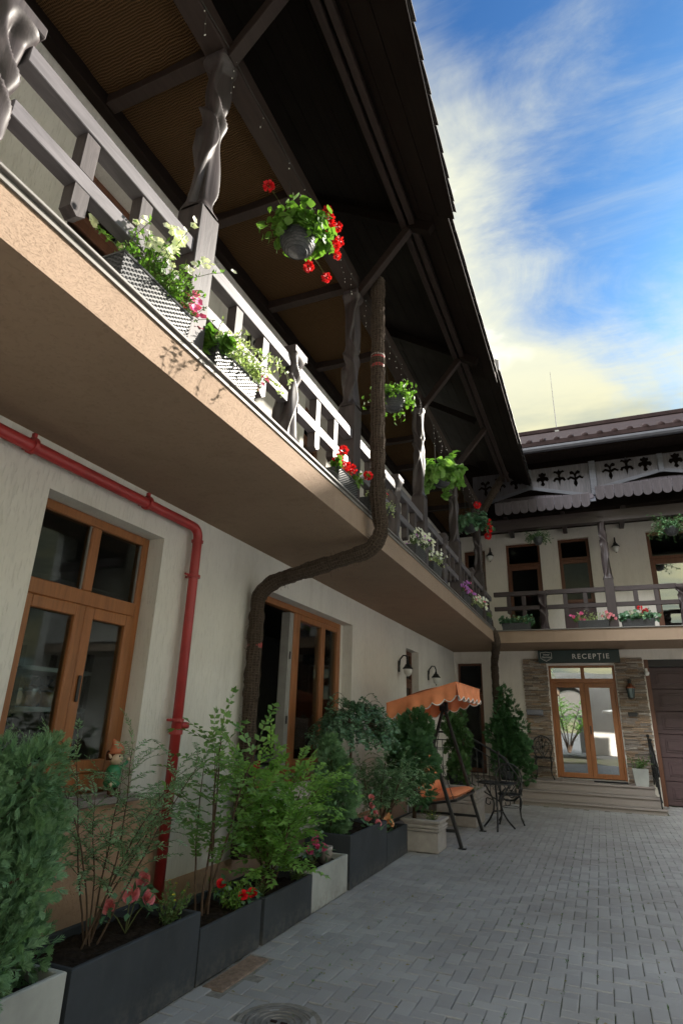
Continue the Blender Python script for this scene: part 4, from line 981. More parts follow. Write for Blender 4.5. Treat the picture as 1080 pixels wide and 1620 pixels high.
# ------------------------------------------------------------------ foliage tools
def nrm(a): return a / np.maximum(np.linalg.norm(a, axis=-1, keepdims=True), 1e-9)
def rdir(n): return nrm(rng.normal(size=(n, 3)))
class Fol:
    def __init__(s): s.V = []; s.T = []; s.k = 0
    def leaves(s, P, D, Nn, L, W, fold=.18, mid=.45):
        n = len(P)
        if n == 0: return s
        P = np.asarray(P, float); D = nrm(np.asarray(D, float)); Nn = np.asarray(Nn, float)
        S = nrm(np.cross(D, Nn)); Up = np.cross(S, D); L = np.broadcast_to(np.asarray(L, float), (n,))[:, None]; W = np.broadcast_to(np.asarray(W, float), (n,))[:, None]
        c = P + D * L * mid + Up * W * fold
        V = np.stack([P, c + S * W * .5, P + D * L, c - S * W * .5], 1).reshape(-1, 3)
        b = s.k + np.arange(n)[:, None] * 4
        T = np.concatenate([b + np.array([[0, 1, 2]]), b + np.array([[0, 2, 3]])], 0)
        s.V.append(V); s.T.append(T); s.k += 4 * n; return s
    def round_leaves(s, P, Nn, r, k=6):
        """flat round leaves as fans of k triangles"""
        n = len(P); Nn = nrm(np.asarray(Nn, float)); A = nrm(np.cross(Nn, rdir(n))); B = np.cross(Nn, A); r = np.broadcast_to(np.asarray(r, float), (n,))[:, None]
        vs = [np.asarray(P, float)]
        for i in range(k):
            a = 2 * PI * i / k; w = (1 + .22 * (i % 2)); vs.append(P + (A * math.cos(a) + B * math.sin(a)) * r * w + Nn * r * .22)
        V = np.stack(vs, 1).reshape(-1, 3); b = s.k + np.arange(n)[:, None] * (k + 1)
        T = np.concatenate([b + np.array([[0, 1 + i, 1 + (i + 1) % k]]) for i in range(k)], 0)
        s.V.append(V); s.T.append(T); s.k += (k + 1) * n; return s
    def sprays(s, P, D, Nn, L, w, K=9, ang=.62):
        """flat scale-leaf fans as on thuja: an axis with alternate side shoots"""
        n = len(P); D = nrm(D); S = nrm(np.cross(D, Nn)); Up = np.cross(S, D); L = np.broadcast_to(np.asarray(L, float), (n,))
        s.leaves(P, D, Nn, L, w * 1.2, .1)
        for i in range(K):
            t = .12 + .78 * i / K; sd = 1 if i % 2 else -1; ca, sa = math.cos(ang), math.sin(ang)
            q = P + D * (L * t)[:, None]; d = D * ca + S * sa * sd + Up * rng.normal(0, .15, (n, 1))
            s.leaves(q, d, Nn, L * (.58 * (1 - t) + .16), w, .1)
        return s
    def build(s, name, mat, parent):
        me = bpy.data.meshes.new(name); V = np.concatenate(s.V); T = np.concatenate(s.T); off = WLOC.get(parent.name, Vector()); V = V - np.array(off)
        me.vertices.add(len(V)); me.vertices.foreach_set('co', V.astype(np.float32).ravel())
        me.loops.add(T.size); me.loops.foreach_set('vertex_index', T.astype(np.int32).ravel())
        me.polygons.add(len(T)); me.polygons.foreach_set('loop_start', np.arange(0, T.size, 3, dtype=np.int32)); me.polygons.foreach_set('loop_total', np.full(len(T), 3, dtype=np.int32))
        me.update(); me.validate(); return link(name, me, mat, parent, kind='stuff' if name in ('leaves', 'flowers', 'petals', 'crown') else None)
def thuja(name, label, base, lumps, n, L, w, mat, group='potted conifers', trunk=True, up=.55):
    """lumps: (x,y,z,r) clumps; sprays fan outwards and up from every clump"""
    t = thing(name, label, 'shrub', base, group=group); f = Fol()
    tot = sum(l[3] ** 2 for l in lumps)
    for x, y, z, r in lumps:
        k = int(n * r * r / tot); d = rdir(k); rad = r * (.25 + .75 * rng.random((k, 1)) ** .5)
        P = np.array([[x, y, z]]) + d * rad * np.array([[1, 1, 1.15]]); D = nrm(d + np.array([[0, 0, up]]) + rng.normal(0, .25, (k, 3)))
        hv = rdir(1); f.sprays(P, D, nrm(np.cross(D, hv + rng.normal(0, .28, (k, 3)))), L * rng.uniform(.7, 1.2, k), w, 9)
    f.build('crown', mat, t)
    if trunk:
        zt_ = max(l[2] for l in lumps); m = MB(); m.tube([base, (base[0] + .01, base[1], (base[2] + zt_) / 2), (base[0], base[1] + .01, zt_)], [.028, .02, .006], 7)
        for x, y, z, r in lumps: m.tube([(base[0], base[1], max(base[2] + .05, z - r)), ((x + base[0]) / 2, (y + base[1]) / 2, z - r * .4), (x, y, z)], [.010, .008, .003], 5)
        m.build('trunk', 'bark', t, True)
    return t
def column(base, h, r, n, seed, taper=True, wob=.25):
    rr = random.Random(seed); out = []
    for i in range(n):
        q = i / (n - 1); rad = r * ((1 - q) ** .7 * .8 + .32 if taper else 1.0); a = i * 2.4 + rr.uniform(-.5, .5); o = rad * rr.uniform(.25, .75)
        out.append((base[0] + o * math.cos(a), base[1] + o * math.sin(a), base[2] + .08 + (h - .1) * q, rad * rr.uniform(.55, .85)))
    return out
def stem_path(p0, d, L, n, droop, wig):
    p = np.array(p0, float); d = np.array(d, float); d /= np.linalg.norm(d); pts = [p.copy()]
    for i in range(n):
        d = d + rng.normal(0, wig, 3) + np.array([0, 0, -droop]) * (i / n); d /= np.linalg.norm(d); p = p + d * L / n; pts.append(p.copy())
    return np.array(pts)
def pinnate(f, m, p0, d, L, leafL, leafW, npair, droop=.12, wig=.06, r=.003, n=9, fold=.2, tipbare=0.0, spread=1.0):
    """a twig carrying leaf pairs along its length"""
    pts = stem_path(p0, d, L, n, droop, wig); m.tube(pts, list(np.linspace(r, r * .4, n + 1)), 4, False)
    t = np.linspace(.10, 1, npair) * n; i = np.minimum(t.astype(int), n - 1); fr = (t - i)[:, None]
    P = pts[i] * (1 - fr) + pts[i + 1] * fr; D = nrm(pts[i + 1] - pts[i]); up = np.array([[0, 0, 1.]]) + rng.normal(0, .25, (npair, 3)); S = nrm(np.cross(D, up))
    sz = leafL * rng.uniform(.75, 1.15, npair)
    for sgn in (-1, 1): f.leaves(P, D * .75 + S * sgn * spread + rng.normal(0, .12, (npair, 3)), np.cross(S, D) + rng.normal(0, .25, (npair, 3)), sz, sz * leafW / leafL, fold)
    f.leaves(pts[-1:], D[-1:], np.cross(S, D)[-1:], [leafL], [leafW], fold); return pts
def shrub(name, label, base, stems, twig, leaf, mat, nt_, group='shrubs in the planters', hgt=1.0, spread=.5, stem_r=.008, upb=.8, barez=.3, aim=None, stem_mat='bark', droop=.12, wig=.07):
    t = thing(name, label, 'shrub', base, group=group); f = Fol(); m = MB()
    for k in range(stems):
        a = 2 * PI * k / stems + rng.uniform(-.4, .4); d = np.array([math.cos(a) * spread, math.sin(a) * spread, upb * 1.3]) + (np.array(aim) if aim is not None else 0)
        st = stem_path((base[0] + rng.normal(0, .03), base[1] + rng.normal(0, .04), base[2] - .02), d, hgt * rng.uniform(.75, 1.1), 12, .05, .05)
        m.tube(st, list(np.linspace(stem_r, stem_r * .35, 13)), 6, False)
        for j in range(nt_):
            q = barez + (1 - barez) * (j + rng.random()) / nt_; i = min(int(q * 12), 11); p = st[i] + (st[i + 1] - st[i]) * (q * 12 - i)
            aa = rng.uniform(0, 2 * PI); dd = np.array([math.cos(aa), math.sin(aa), rng.uniform(.0, .7)]) + .35 * (st[i + 1] - st[i]) / np.linalg.norm(st[i + 1] - st[i])
            pinnate(f, m, p, dd, twig * rng.uniform(.6, 1.2), leaf[0], leaf[1], leaf[2], droop, wig, .0016)
        pinnate(f, m, st[-1], st[-1] - st[-2], twig * .8, leaf[0], leaf[1], leaf[2], droop, wig, .0016)
    m.build('branches', stem_mat, t, True); f.build('leaves', mat, t); return t
def flower5(f, P, Nn, r, k=5):
    P = np.asarray(P, float); Nn = nrm(np.asarray(Nn, float)); n = len(P); A = nrm(np.cross(Nn, rdir(n))); B = np.cross(Nn, A)
    for i in range(k):
        a = 2 * PI * i / k; d = A * math.cos(a) + B * math.sin(a) + Nn * .35; f.leaves(P, d, Nn, r, r * .95, .1, .62)
def pom(f, c, r, n=46):
    d = rdir(n); f.leaves(np.array([c]) + d * r * .45, d, rdir(n), r * .75, r * .62, .2, .6)
def rose(m, c, axis, r):
    """cupped petals in a spiral, each a small curved patch"""
    ax = Vector(axis).normalized(); A = ax.orthogonal().normalized(); B = ax.cross(A); c = Vector(c)
    for i in range(24):
        q = i / 23; a0 = i * 2.4; half = .95 - .25 * q; R = r * (.03 + .80 * q ** .9); H = r * (.86 - .14 * q); k = len(m.v); nu, nv = 4, 3
        for u in range(nu + 1):
            for v in range(nv + 1):
                s, t_ = u / nu * 2 - 1, v / nv; a = a0 + s * half * (.55 + .45 * t_); rr_ = R * (.30 + .75 * t_ ** .7) + r * q * .28 * max(0, t_ - .55) ; z = H * t_ - r * q * .35 * max(0, t_ - .66) - H * .10 * s * s * t_ - r * .45
                m.v.append(tuple(c + (A * math.cos(a) + B * math.sin(a)) * rr_ + ax * z))
        for u in range(nu):
            for v in range(nv): e = k + u * (nv + 1) + v; m.f.append((e, e + 1, e + nv + 2, e + nv + 1))
def herb(name, label, base, r, h, mat, n=260, leaf=.022, lw=.55, fl=None, nfl=0, fr=.012, group='small plants in the planters', cat='plant'):
    t = thing(name, label, cat, base, group=group); f = Fol(); m = MB(); B = np.array(base)
    for k in range(max(8, n // 16)):
        a = rng.uniform(0, 2 * PI); rad = r * math.sqrt(rng.random()) ; d = np.array([math.cos(a) * rad / h, math.sin(a) * rad / h, 1.0]); L = h * rng.uniform(.7, 1.15) * math.hypot(1, rad / h)
        p = stem_path(B + rng.normal(0, .25, 3) * np.array([r, r, 0]) * .6, d, L, 6, .18, .1); m.tube(p, .0018, 3, False)
        q = rng.random(16) * 5.9 + .05; i = q.astype(int); P = p[i] + (p[i + 1] - p[i]) * (q - i)[:, None]; f.leaves(P, nrm(rdir(16) + [[0, 0, .4]]), rdir(16), leaf * rng.uniform(.7, 1.3, 16), leaf * lw, .2)
        if fl and k < nfl: 
            g_ = fl[1]; flower5(g_, p[-1:] , p[-1:] - B + [[0, 0, .2]], fr)
    m.build('stems', 'stem', t); f.build('leaves', mat, t)
    if fl and nfl: fl[1].build('flowers', fl[0], t)
    return t

# ------------------------------------------------------------------ box planters along the wall
def planter(label, y0, y1, h, mat, x0=-2.82, x1=-2.34, soil=.05, tilt=0):
    t = thing('box_planter', label, 'planter', ((x0 + x1) / 2, (y0 + y1) / 2, 0), group='box planters along the wall'); w = .028
    m = MB(); P = [(x0, y0), (x1, y0), (x1, y1), (x0, y1)]; b = .006
    def ring(i, z): return [(x0 + i, y0 + i, z), (x1 - i, y0 + i, z), (x1 - i, y1 - i, z), (x0 + i, y1 - i, z)]
    rows = [ring(.006, .003), ring(0, .012), ring(0, h - b), ring(b, h), ring(w - b, h), ring(w, h - b), ring(w, h - .12)]
    for r in rows: m.v += r
    for i in range(len(rows) - 1):
        for j in range(4): a = i * 4 + j; c = i * 4 + (j + 1) % 4; m.f.append((a, c, c + 4, a + 4))
    m.build('box', mat, t)
    s = MB(); nx, ny = 14, max(10, int((y1 - y0) / .03)); z0 = h - soil
    for i in range(nx + 1):
        for j in range(ny + 1): s.v.append((x0 + w - .002 + (x1 - x0 - 2 * w + .004) * i / nx, y0 + w - .002 + (y1 - y0 - 2 * w + .004) * j / ny, z0 + random.uniform(-.012, .014) + .012 * math.sin(j * .6) * math.sin(i * .8)))
    for i in range(nx):
        for j in range(ny): a = i * (ny + 1) + j; s.f.append((a, a + 1, a + ny + 2, a + ny + 1))
    s.build('soil', 'soil', t); return t
planter('grey concrete planter holding the big cypress, nearest the viewer', 1.55, 2.47, .40, 'greypl')
planter('long charcoal planter with the feathery shrub and a large pink rose', 2.505, 3.50, .392, 'darkpl', x1=-2.345)
planter('charcoal planter with tall thin stems, behind the floor grate', 3.515, 4.245, .295, 'darkpl', x1=-2.345)
planter('charcoal planter under the bright leafy bush, butted against a grey one', 4.285, 5.075, .292, 'darkpl')
planter('pale grey planter with pink roses and a small pot', 5.08, 5.86, .312, 'greypl', x1=-2.343)
planter('tall charcoal planter with thuja and globe tree', 5.90, 7.0, .462, 'darkpl', x1=-2.335)
planter('smaller charcoal planter with peach roses next to the pale pedestal planter', 7.03, 7.82, .32, 'darkpl')
def pedestal(label, x0, x1, y0, y1, h):
    t = thing('pedestal_planter', label, 'planter', ((x0 + x1) / 2, (y0 + y1) / 2, 0), group='cast stone planters'); m = MB(); w = .05
    rows = [(.012, 0.002), (.0, .015), (0, h * .62), (-.018, h * .65), (-.022, h * .69), (-.006, h * .72), (-.022, h * .75), (-.024, h * .79), (-.002, h * .83), (-.004, h * .90), (-.035, h * .92), (-.038, h * .985), (-.03, h), (.035, h), (.045, h - .02), (.05, h - .1)]
    for i, z in rows: m.v += [(x0 + i, y0 + i, z), (x1 - i, y0 + i, z), (x1 - i, y1 - i, z), (x0 + i, y1 - i, z)]
    for i in range(len(rows) - 1):
        for j in range(4): a = i * 4 + j; c = i * 4 + (j + 1) % 4; m.f.append((a, c, c + 4, a + 4))
    m.build('body', 'castst', t); bx('soil', (x0 + .05, y0 + .05, h - .09), (x1 - .05, y1 - .05, h - .05), 'soil', t, 0); return t
pedestal('pale cast stone planter with mouldings at the near foot of the swing', -2.42, -1.985, 7.93, 8.37, .37)
pedestal('wide pale cast stone planter with mouldings beneath the swing seat', -2.55, -1.93, 10.15, 10.95, .52)

# plants in the planters
def big_lumps():
    rr = random.Random(21); out = []
    for i in range(46):
        q = i / 45; a = i * 2.4 + rr.uniform(-.4, .4); rad = .20 + .07 * math.sin(q * 15) - .08 * max(0, q - .85) * 5
        out.append((-2.63 + rad * math.cos(a) * rr.uniform(.7, 1.05), 2.13 + rad * 1.15 * math.sin(a) * rr.uniform(.7, 1.1), .42 + .86 * q, rr.uniform(.085, .145)))
    return out + [(-2.63, 2.13, .5 + .12 * k, .14) for k in range(7)]
thuja('cypress_shrub', 'large blue green thuja with dense flat sprays in the grey planter', (-2.62, 2.12, .36),
      big_lumps(), 9500, .062, .0074, 'thuja_blue', up=.35)
shrub('feathery_shrub', 'airy grey green shrub with thin arching stems and narrow leaflets in the long charcoal planter', (-2.66, 2.92, .345), 9, .29, (.032, .0105, 16), 'feather', 17, hgt=.94, spread=.34, barez=.32, stem_r=.006, aim=(.02, .12, 0), droop=.2)
shrub('tall_sapling', 'tall open shrub with slender stems and oval leaves in front of the plaster wall', (-2.60, 3.93, .25), 5, .40, (.056, .034, 8), 'privet_d', 8, hgt=1.22, spread=.20, barez=.30, stem_r=.009, aim=(0, .03, .35), stem_mat='bark', droop=.10)
shrub('leafy_bush', 'bright green bush with arching pinnate branches before the open window', (-2.58, 4.72, .26), 10, .42, (.058, .032, 12), 'privet', 19, hgt=.88, spread=.42, barez=.12, stem_r=.008, aim=(.06, 0, 0), droop=.16)
thuja('conifer_shrub', 'light green conical thuja beside the globe tree in the tall charcoal planter', (-2.66, 6.12, .42),
      [(-2.60, 6.15, .52, .13), (-2.66, 6.08, .62, .17), (-2.56, 6.22, .74, .16), (-2.70, 6.15, .85, .16), (-2.62, 6.2, .98, .15), (-2.68, 6.12, 1.12, .12), (-2.64, 6.3, .9, .12), (-2.68, 6.14, 1.24, .09)], 2600, .08, .010, 'thuja_blue', up=.5)
gt = thing('globe_tree', 'dark standard tree with dense drooping round crown of small leaves', 'tree', (-2.72, 6.72, .42)); f = Fol(); m = MB()
m.tube([(-2.72, 6.72, .40), (-2.71, 6.78, .8), (-2.73, 6.86, 1.2), (-2.73, 6.9, 1.5)], [.022, .018, .016, .01], 8)
for k in range(330):
    d = rdir(1)[0]; d[2] = abs(d[2]) * 1.0 - .12; c0 = np.array([-2.73, 6.97, 1.36]); p0 = c0 + d * np.array([.36, .46, .36]) * rng.uniform(.55, 1.0)
    if k % 9 == 0: m.tube([(-2.73, 6.9, 1.45), tuple((c0 + p0) / 2 + [0, 0, .08]), tuple(p0)], .005, 4)
    pinnate(f, m, p0, d * [1, 1, .35] + [0, 0, .15], rng.uniform(.16, .34), .034, .025, 11, .75, .09, .002, 8)
m.build('trunk', 'bark', gt, True); f.build('crown', 'box', gt)
shrub('weeping_shrub', 'grey green shrub with fine hanging leaflets in front of the orange swing', (-2.56, 7.45, .28), 10, .36, (.038, .014, 17), 'feather', 22, hgt=.80, spread=.52, barez=.35, stem_r=.011, aim=(.10, .22, .1), droop=.35)
thuja('thuja_shrub', 'dark green bushy thuja on a bare stem in the near cast stone planter', (-2.34, 8.14, .31), column((-2.36, 8.14, .62), .82, .25, 9, 3, False), 1900, .10, .013, 'thuja_dark')
thuja('thuja_shrub', 'upright green thuja behind the swing, left of the iron stair railing', (-2.52, 11.55, .40), column((-2.50, 11.55, .45), 1.22, .19, 9, 4, False), 1300, .11, .019, 'thuja')
thuja('thuja_shrub', 'large dark irregular cypress against the white corner wall beside the steps', (-1.98, 14.25, .40), column((-1.96, 14.25, .55), 1.72, .36, 12, 6, True) + [(-1.68, 14.2, 1.12, .20), (-1.60, 14.15, .95, .15), (-1.62, 14.2, 1.45, .15), (-2.2, 14.2, 1.3, .2)], 2300, .125, .022, 'thuja_dark')
def pot(label, x, y, z, r, h, mat='greypl', square=False):
    t = thing('plant_pot', label, 'pot', (x, y, z), group='plant pots')
    if square:
        m = MB(); r2 = r * .82
        for q, zz_ in ((r2, 0), (r, h), (r - .02, h), (r - .025, h - .06)): m.v += [(x - q, y - q, z + zz_), (x + q, y - q, z + zz_), (x + q, y + q, z + zz_), (x - q, y + q, z + zz_)]
        m.f += [(i * 4 + j, i * 4 + (j + 1) % 4, i * 4 + 4 + (j + 1) % 4, i * 4 + 4 + j) for i in range(3) for j in range(4)] + [(12, 13, 14, 15)]; m.build('body', mat, t)
    else: MB().lathe([(0, 0), (r * .72, 0), (r, h), (r * .9, h), (r * .88, h - .05), (0, h - .05)], (x, y, z), 20).build('body', mat, t, True)
    return t
pot('dark tub holding the upright thuja by the railing', -2.52, 11.55, .40, .15, .26, 'darkpl') ; pot('dark tub holding the large cypress by the steps', -1.98, 14.25, .40, .19, .34, 'darkpl')
pot('square grey pot with a leafy plant right of the reception doors', .67, 14.62, .42, .15, .33, 'greypl', True)
herb('potted_plant', 'round green plant in the square pot beside the reception doors', (.67, 14.62, .70), .24, .26, 'herb', 520, .034, .6)
herb('ground_herb', 'low grey green herb with yellow flowers at the corner of the long charcoal planter', (-2.47, 3.36, .345), .15, .19, 'herb', 420, .022, .5, ('fyellow', Fol()), 7)
herb('ground_herb', 'yellow green tuft with red blooms in the planter by the floor grate', (-2.50, 4.10, .25), .15, .17, 'gera', 360, .030, .5)
herb('ground_herb', 'small fine leaved herb at the near end of the bush planter', (-2.46, 4.40, .25), .11, .13, 'herb', 320, .016, .6)
herb('ground_herb', 'fine leaved herb at the seam of the charcoal and pale grey planters', (-2.46, 5.00, .25), .16, .17, 'herb', 460, .016, .6)
herb('ground_herb', 'yellow flowering herb in the near cast stone planter', (-2.08, 8.06, .30), .12, .16, 'herb', 380, .018, .5, ('fyellow', Fol()), 8)
herb('ground_herb', 'trailing green herb in the wide cast stone planter', (-2.05, 10.35, .45), .16, .14, 'herb', 300, .022, .5)
def roses(label, pts, mat, base, leafm='box', r=.05, name='rose_spray'):
    t = thing(name, label, 'flower', base, group='artificial rose sprays'); m = MB(); lf = Fol()
    for x, y, z in pts:
        f = MB(); ax = (.5 + rng.normal(0, .25), -.55 + rng.normal(0, .2), .45); rose(f, (x, y, z), ax, r * rng.uniform(.85, 1.15)); m.tube([base, ((x + base[0]) / 2, (y + base[1]) / 2, (z + base[2]) / 2 + .01), (x, y, z - r * .3)], .003, 4)
        k = 12; P = np.array([[x, y, z - r * .6]]) + rng.normal(0, r * .8, (k, 3)); lf.leaves(P, rdir(k) + [[.2, -.2, -.1]], rdir(k) + [[0, 0, 1]], .06, .034, .15)
        f.build('rose', mat, t, True)
    m.build('stems', 'stem', t); lf.build('leaves', leafm, t)
roses('large pale pink and crimson roses among dark leaves in the long charcoal planter', [(-2.53, 3.22, .50), (-2.56, 3.10, .54), (-2.60, 2.98, .50), (-2.60, 3.24, .58)], 'frose', (-2.58, 3.12, .345), r=.046)
roses('dark red roses at the far end of the planter by the floor grate', [(-2.55, 4.02, .41), (-2.44, 4.14, .33), (-2.40, 4.20, .335)], 'fred', (-2.52, 4.10, .25), r=.034)
roses('pink and salmon roses in the pale grey planter', [(-2.46, 5.43, .42), (-2.50, 5.34, .41), (-2.45, 5.52, .41), (-2.55, 5.55, .50), (-2.48, 5.40, .47)], 'fpink', (-2.52, 5.45, .26), r=.042)
roses('crimson roses drooping over the tall charcoal planter', [(-2.42, 6.62, .52), (-2.36, 6.78, .46), (-2.50, 6.95, .60), (-2.52, 7.0, .68), (-2.47, 6.98, .54)], 'frose', (-2.50, 6.80, .42), r=.040)
roses('peach roses in the smaller charcoal planter by the pedestal', [(-2.42, 7.28, .42), (-2.40, 7.36, .38), (-2.46, 7.2, .37), (-2.44, 7.4, .44)], 'fpeach', (-2.46, 7.30, .26), r=.045)
tp = thing('small_pot', 'small round grey clay pot standing in the pale grey planter', 'pot', (-2.48, 5.66, .27)); MB().lathe([(0, 0), (.052, 0), (.056, .10), (.06, .105), (.06, .135), (.05, .135), (.048, .11), (0, .11)], (-2.48, 5.66, .262), 18).build('body', 'castst', tp, True)

# ------------------------------------------------------------------ floor grate, manhole, doormat, litter
gr = thing('floor_grate', 'rusty brown drain grate set in concrete beside the charcoal planter', 'grate', (-2.24, 3.85, 0))
bx('concrete_bed', (GR[0] - .1, GR[1] - .07, -.02), (GR[2] + .07, GR[3] + .07, -.005), 'ground2', gr, .003)
bx('grate_frame', (-2.33, 3.555, -.0065), (-2.185, 4.10, .004), 'rust', gr, .003)
for k in range(26): y = 3.565 + k * .0204; bx('grate_bar', (-2.322, y, .005), (-2.193, y + .014, .009), 'rust', gr, .002)
mh = thing('manhole_cover', 'round worn iron manhole cover in the paving at the bottom edge', 'manhole', (MH[0], MH[1], 0))
MB().lathe([(0, -.002), (.155, -.002), (.158, .002), (.168, .002), (.172, -.004)], (MH[0], MH[1], 0), 32).build('cover', 'castiron', mh); MB().lathe([(.174, -.008), (.176, .001), (.196, .001), (.20, -.01)], (MH[0], MH[1], 0), 32).build('rim', 'castiron', mh)
MB().lathe([(.199, .0015), (.225, .003), (.245, -.006), (.30, -.008)], (MH[0], MH[1], 0), 32).build('concrete_collar', 'ground2', mh)
for rr_ in (.05, .085, .12): MB().lathe([(rr_, -.001), (rr_ + .003, .004), (rr_ + .010, .004), (rr_ + .013, -.001)], (MH[0], MH[1], 0), 32).build('rib_ring', 'castiron', mh)
for s_ in (-.03, .03): bx('lift_slot', (MH[0] + s_ - .018, MH[1] - .008, -.001), (MH[0] + s_ + .018, MH[1] + .008, .0055), 'rooftile', mh, .001)
tag(bx('doormat', (-.25, 14.75, .421), (.42, 15.02, .432), 'mat', None, .003), 'black doormat in front of the right reception door', 'doormat')
f = Fol(); k = 130; P = np.stack([rng.uniform(-2.2, .4, k), rng.uniform(2.6, 9.5, k) ** 1.0, np.full(k, .006)], 1); P[:45, 0] = rng.uniform(-2.25, -1.3, 45); P[:45, 1] = rng.uniform(3.0, 6.5, 45)
f.leaves(P, rdir(k) * [1, 1, .12] + [0, 0, .05], rng.normal(0, .2, (k, 3)) + [0, 0, 1], rng.uniform(.012, .035, k), .014, .3); lt = f.build('leaf_litter', 'dryleaf', pv); lt['kind'] = 'stuff'
f = Fol(); k = 170; ix = rng.integers(-20, 6, k) * U; iy = rng.uniform(2.8, 10, k); P0 = np.stack([ix, iy, np.full(k, -.004)], 1); P = np.repeat(P0, 7, 0) + rng.normal(0, .012, (k * 7, 3)) * [.3, 1.6, 0]
f.leaves(P, rdir(k * 7) * [1, 1, .4] + [0, 0, .55], rdir(k * 7), rng.uniform(.010, .024, k * 7), .005, .1); wd = f.build('joint_weeds', 'herb', pv); wd['kind'] = 'stuff'

# ------------------------------------------------------------------ garden swing
SW = thing('garden_swing', 'black framed garden swing with scalloped orange canopy and orange cushions', 'swing', (-2.3, 9.15, 0))
yA, yB2 = 8.42, 9.92
for y in (yA, yB2):
    fr_ = holder('side_frame', SW); ap = Vector((-2.33, y, 1.78))
    MB().beam(ap, (-1.80, y, .012), .045, .045, .006, (0, 1, 0)).build('leg', 'black', fr_); MB().beam(ap, (-2.88, y, .012), .045, .045, .006, (0, 1, 0)).build('leg', 'black', fr_)
    MB().beam((-1.855, y, .20), (-2.83, y, .20), .035, .035, .005).build('cross_bar', 'black', fr_)
    for x in (-1.80, -2.88): bx('foot', (x - .04, y - .03, 0.001), (x + .06, y + .03, .014), 'black', fr_, .003)
    bx('apex_plate', (-2.40, y - .03, 1.70), (-2.26, y + .03, 1.84), 'black', fr_, .01)
MB().beam((-2.33, yA - .03, 1.80), (-2.33, yB2 + .03, 1.80), .045, .045, .006).build('top_bar', 'black', SW); MB().beam((-2.83, yA, .20), (-2.83, yB2, .20), .035, .035, .005).build('rear_bar', 'black', SW)
# canopy: gently sagging top sheet, scalloped valance and white piping
cx0, cx1, cy0, cy1 = -2.74, -1.75, 8.20, 9.98
def cz(x): return 1.755 + (x - cx0) / (cx1 - cx0) * .29
m = MB(); nx, ny = 10, 18
for i in range(nx + 1):
    for j in range(ny + 1):
        u, v = i / nx, j / ny; x = cx0 + (cx1 - cx0) * u; y = cy0 + (cy1 - cy0) * v
        m.v.append((x, y, cz(x) - .03 * math.sin(PI * u) * (.6 + .4 * math.sin(PI * v * 3) ** 2) + .045 * math.sin(PI * u) ** 2))
for i in range(nx):
    for j in range(ny): a = i * (ny + 1) + j; m.f.append((a, a + 1, a + ny + 2, a + ny + 1))
m.build('canopy_top', 'orange', SW, True)
def valance(p, q, nsc, name):
    p, q = Vector(p), Vector(q); L = (q - p).length; d = (q - p).normalized(); nn = Vector((d.y, -d.x, 0)).normalized(); m = MB(); pi_ = []; K = nsc * 8
    for i in range(K + 1):
        t = i / K; c = p.lerp(q, t); dep = .175 + .055 * abs(math.sin(PI * t * nsc)); wv = .014 * math.sin(2 * PI * t * nsc * .5 + 1) + .006 * math.sin(t * 37)
        for s_ in range(5):
            fz = s_ / 4; m.v.append(tuple(c + Vector((0, 0, -dep * fz)) + nn * (wv * fz * 1.6 + .01 * fz)))
        pi_.append(c + Vector((0, 0, -dep)) + nn * (wv * 1.6 + .01))
    for i in range(K):
        for s_ in range(4): a = i * 5 + s_; m.f.append((a, a + 1, a + 6, a + 5))
    m.build('valance', 'orange', SW, True); MB().tube(pi_, .0075, 5, False).build('piping', 'piping', SW, True)
    MB().tube([p, q], .009, 6).build('seam', 'orange', SW)
valance((cx0, cy0, cz(cx0)), (cx1, cy0, cz(cx1)), 6, 'v'); valance((cx1, cy0, cz(cx1)), (cx1, cy1, cz(cx1)), 11, 'v'); valance((cx1, cy1, cz(cx1)), (cx0, cy1, cz(cx0)), 6, 'v'); valance((cx0, cy1, cz(cx0)), (cx0, cy0, cz(cx0)), 11, 'v')
for y in (yA - .15, yB2 + .1): MB().beam((cx0 + .02, y, cz(cx0) - .02), (cx1 - .02, y, cz(cx1) - .02), .025, .025, .004).build('canopy_bar', 'black', SW)
def cushion(name, c, h, rot, n=(12, 3)):
    m = MB(); nu, nv = 28, 12
    for side in (1, -1):
        k = len(m.v)
        for i in range(nu + 1):
            for j in range(nv + 1):
                u, v = i / nu * 2 - 1, j / nv * 2 - 1; e = (max(0, 1 - abs(u) ** 8) * max(0, 1 - abs(v) ** 5)) ** .5; tf = .72 + .28 * abs(math.sin(PI * (u + 1) * 2.0))
                p = Vector((v * h[0], u * h[1], side * h[2] * e * tf)); m.v.append(tuple(Vector(c) + rot @ p))
        for i in range(nu):
            for j in range(nv): a = k + i * (nv + 1) + j; m.f.append((a, a + 1, a + nv + 2, a + nv + 1))
    m.build(name, 'orange', SW, True)
cushion('seat_cushion', (-2.13, 9.17, .56), (.26, .62, .05), Matrix.Rotation(-.16, 3, 'Y')); cushion('back_cushion', (-2.42, 9.17, .80), (.26, .62, .05), Matrix.Rotation(1.32, 3, 'Y'))
m = MB()
for x0, z0, x1, z1 in ((-2.40, .46, -1.88, .545), (-2.40, .46, -2.52, 1.06)): 
    for y in (8.53, 9.81): m.beam((x0, y, z0), (x1, y, z1), .028, .028, .004)
for x, z in ((-1.88, .545), (-2.40, .46), (-2.52, 1.06)): m.beam((x, 8.53, z), (x, 9.81, z), .028, .028, .004)
m.build('seat_frame', 'black', SW)
lk = MB().tube([Vector((.008 * math.cos(a), 0, .016 * math.sin(a))) for a in np.linspace(0, 2 * PI, 9)], .0025, 4, False); lkm = mesh_of(lk, 'black')
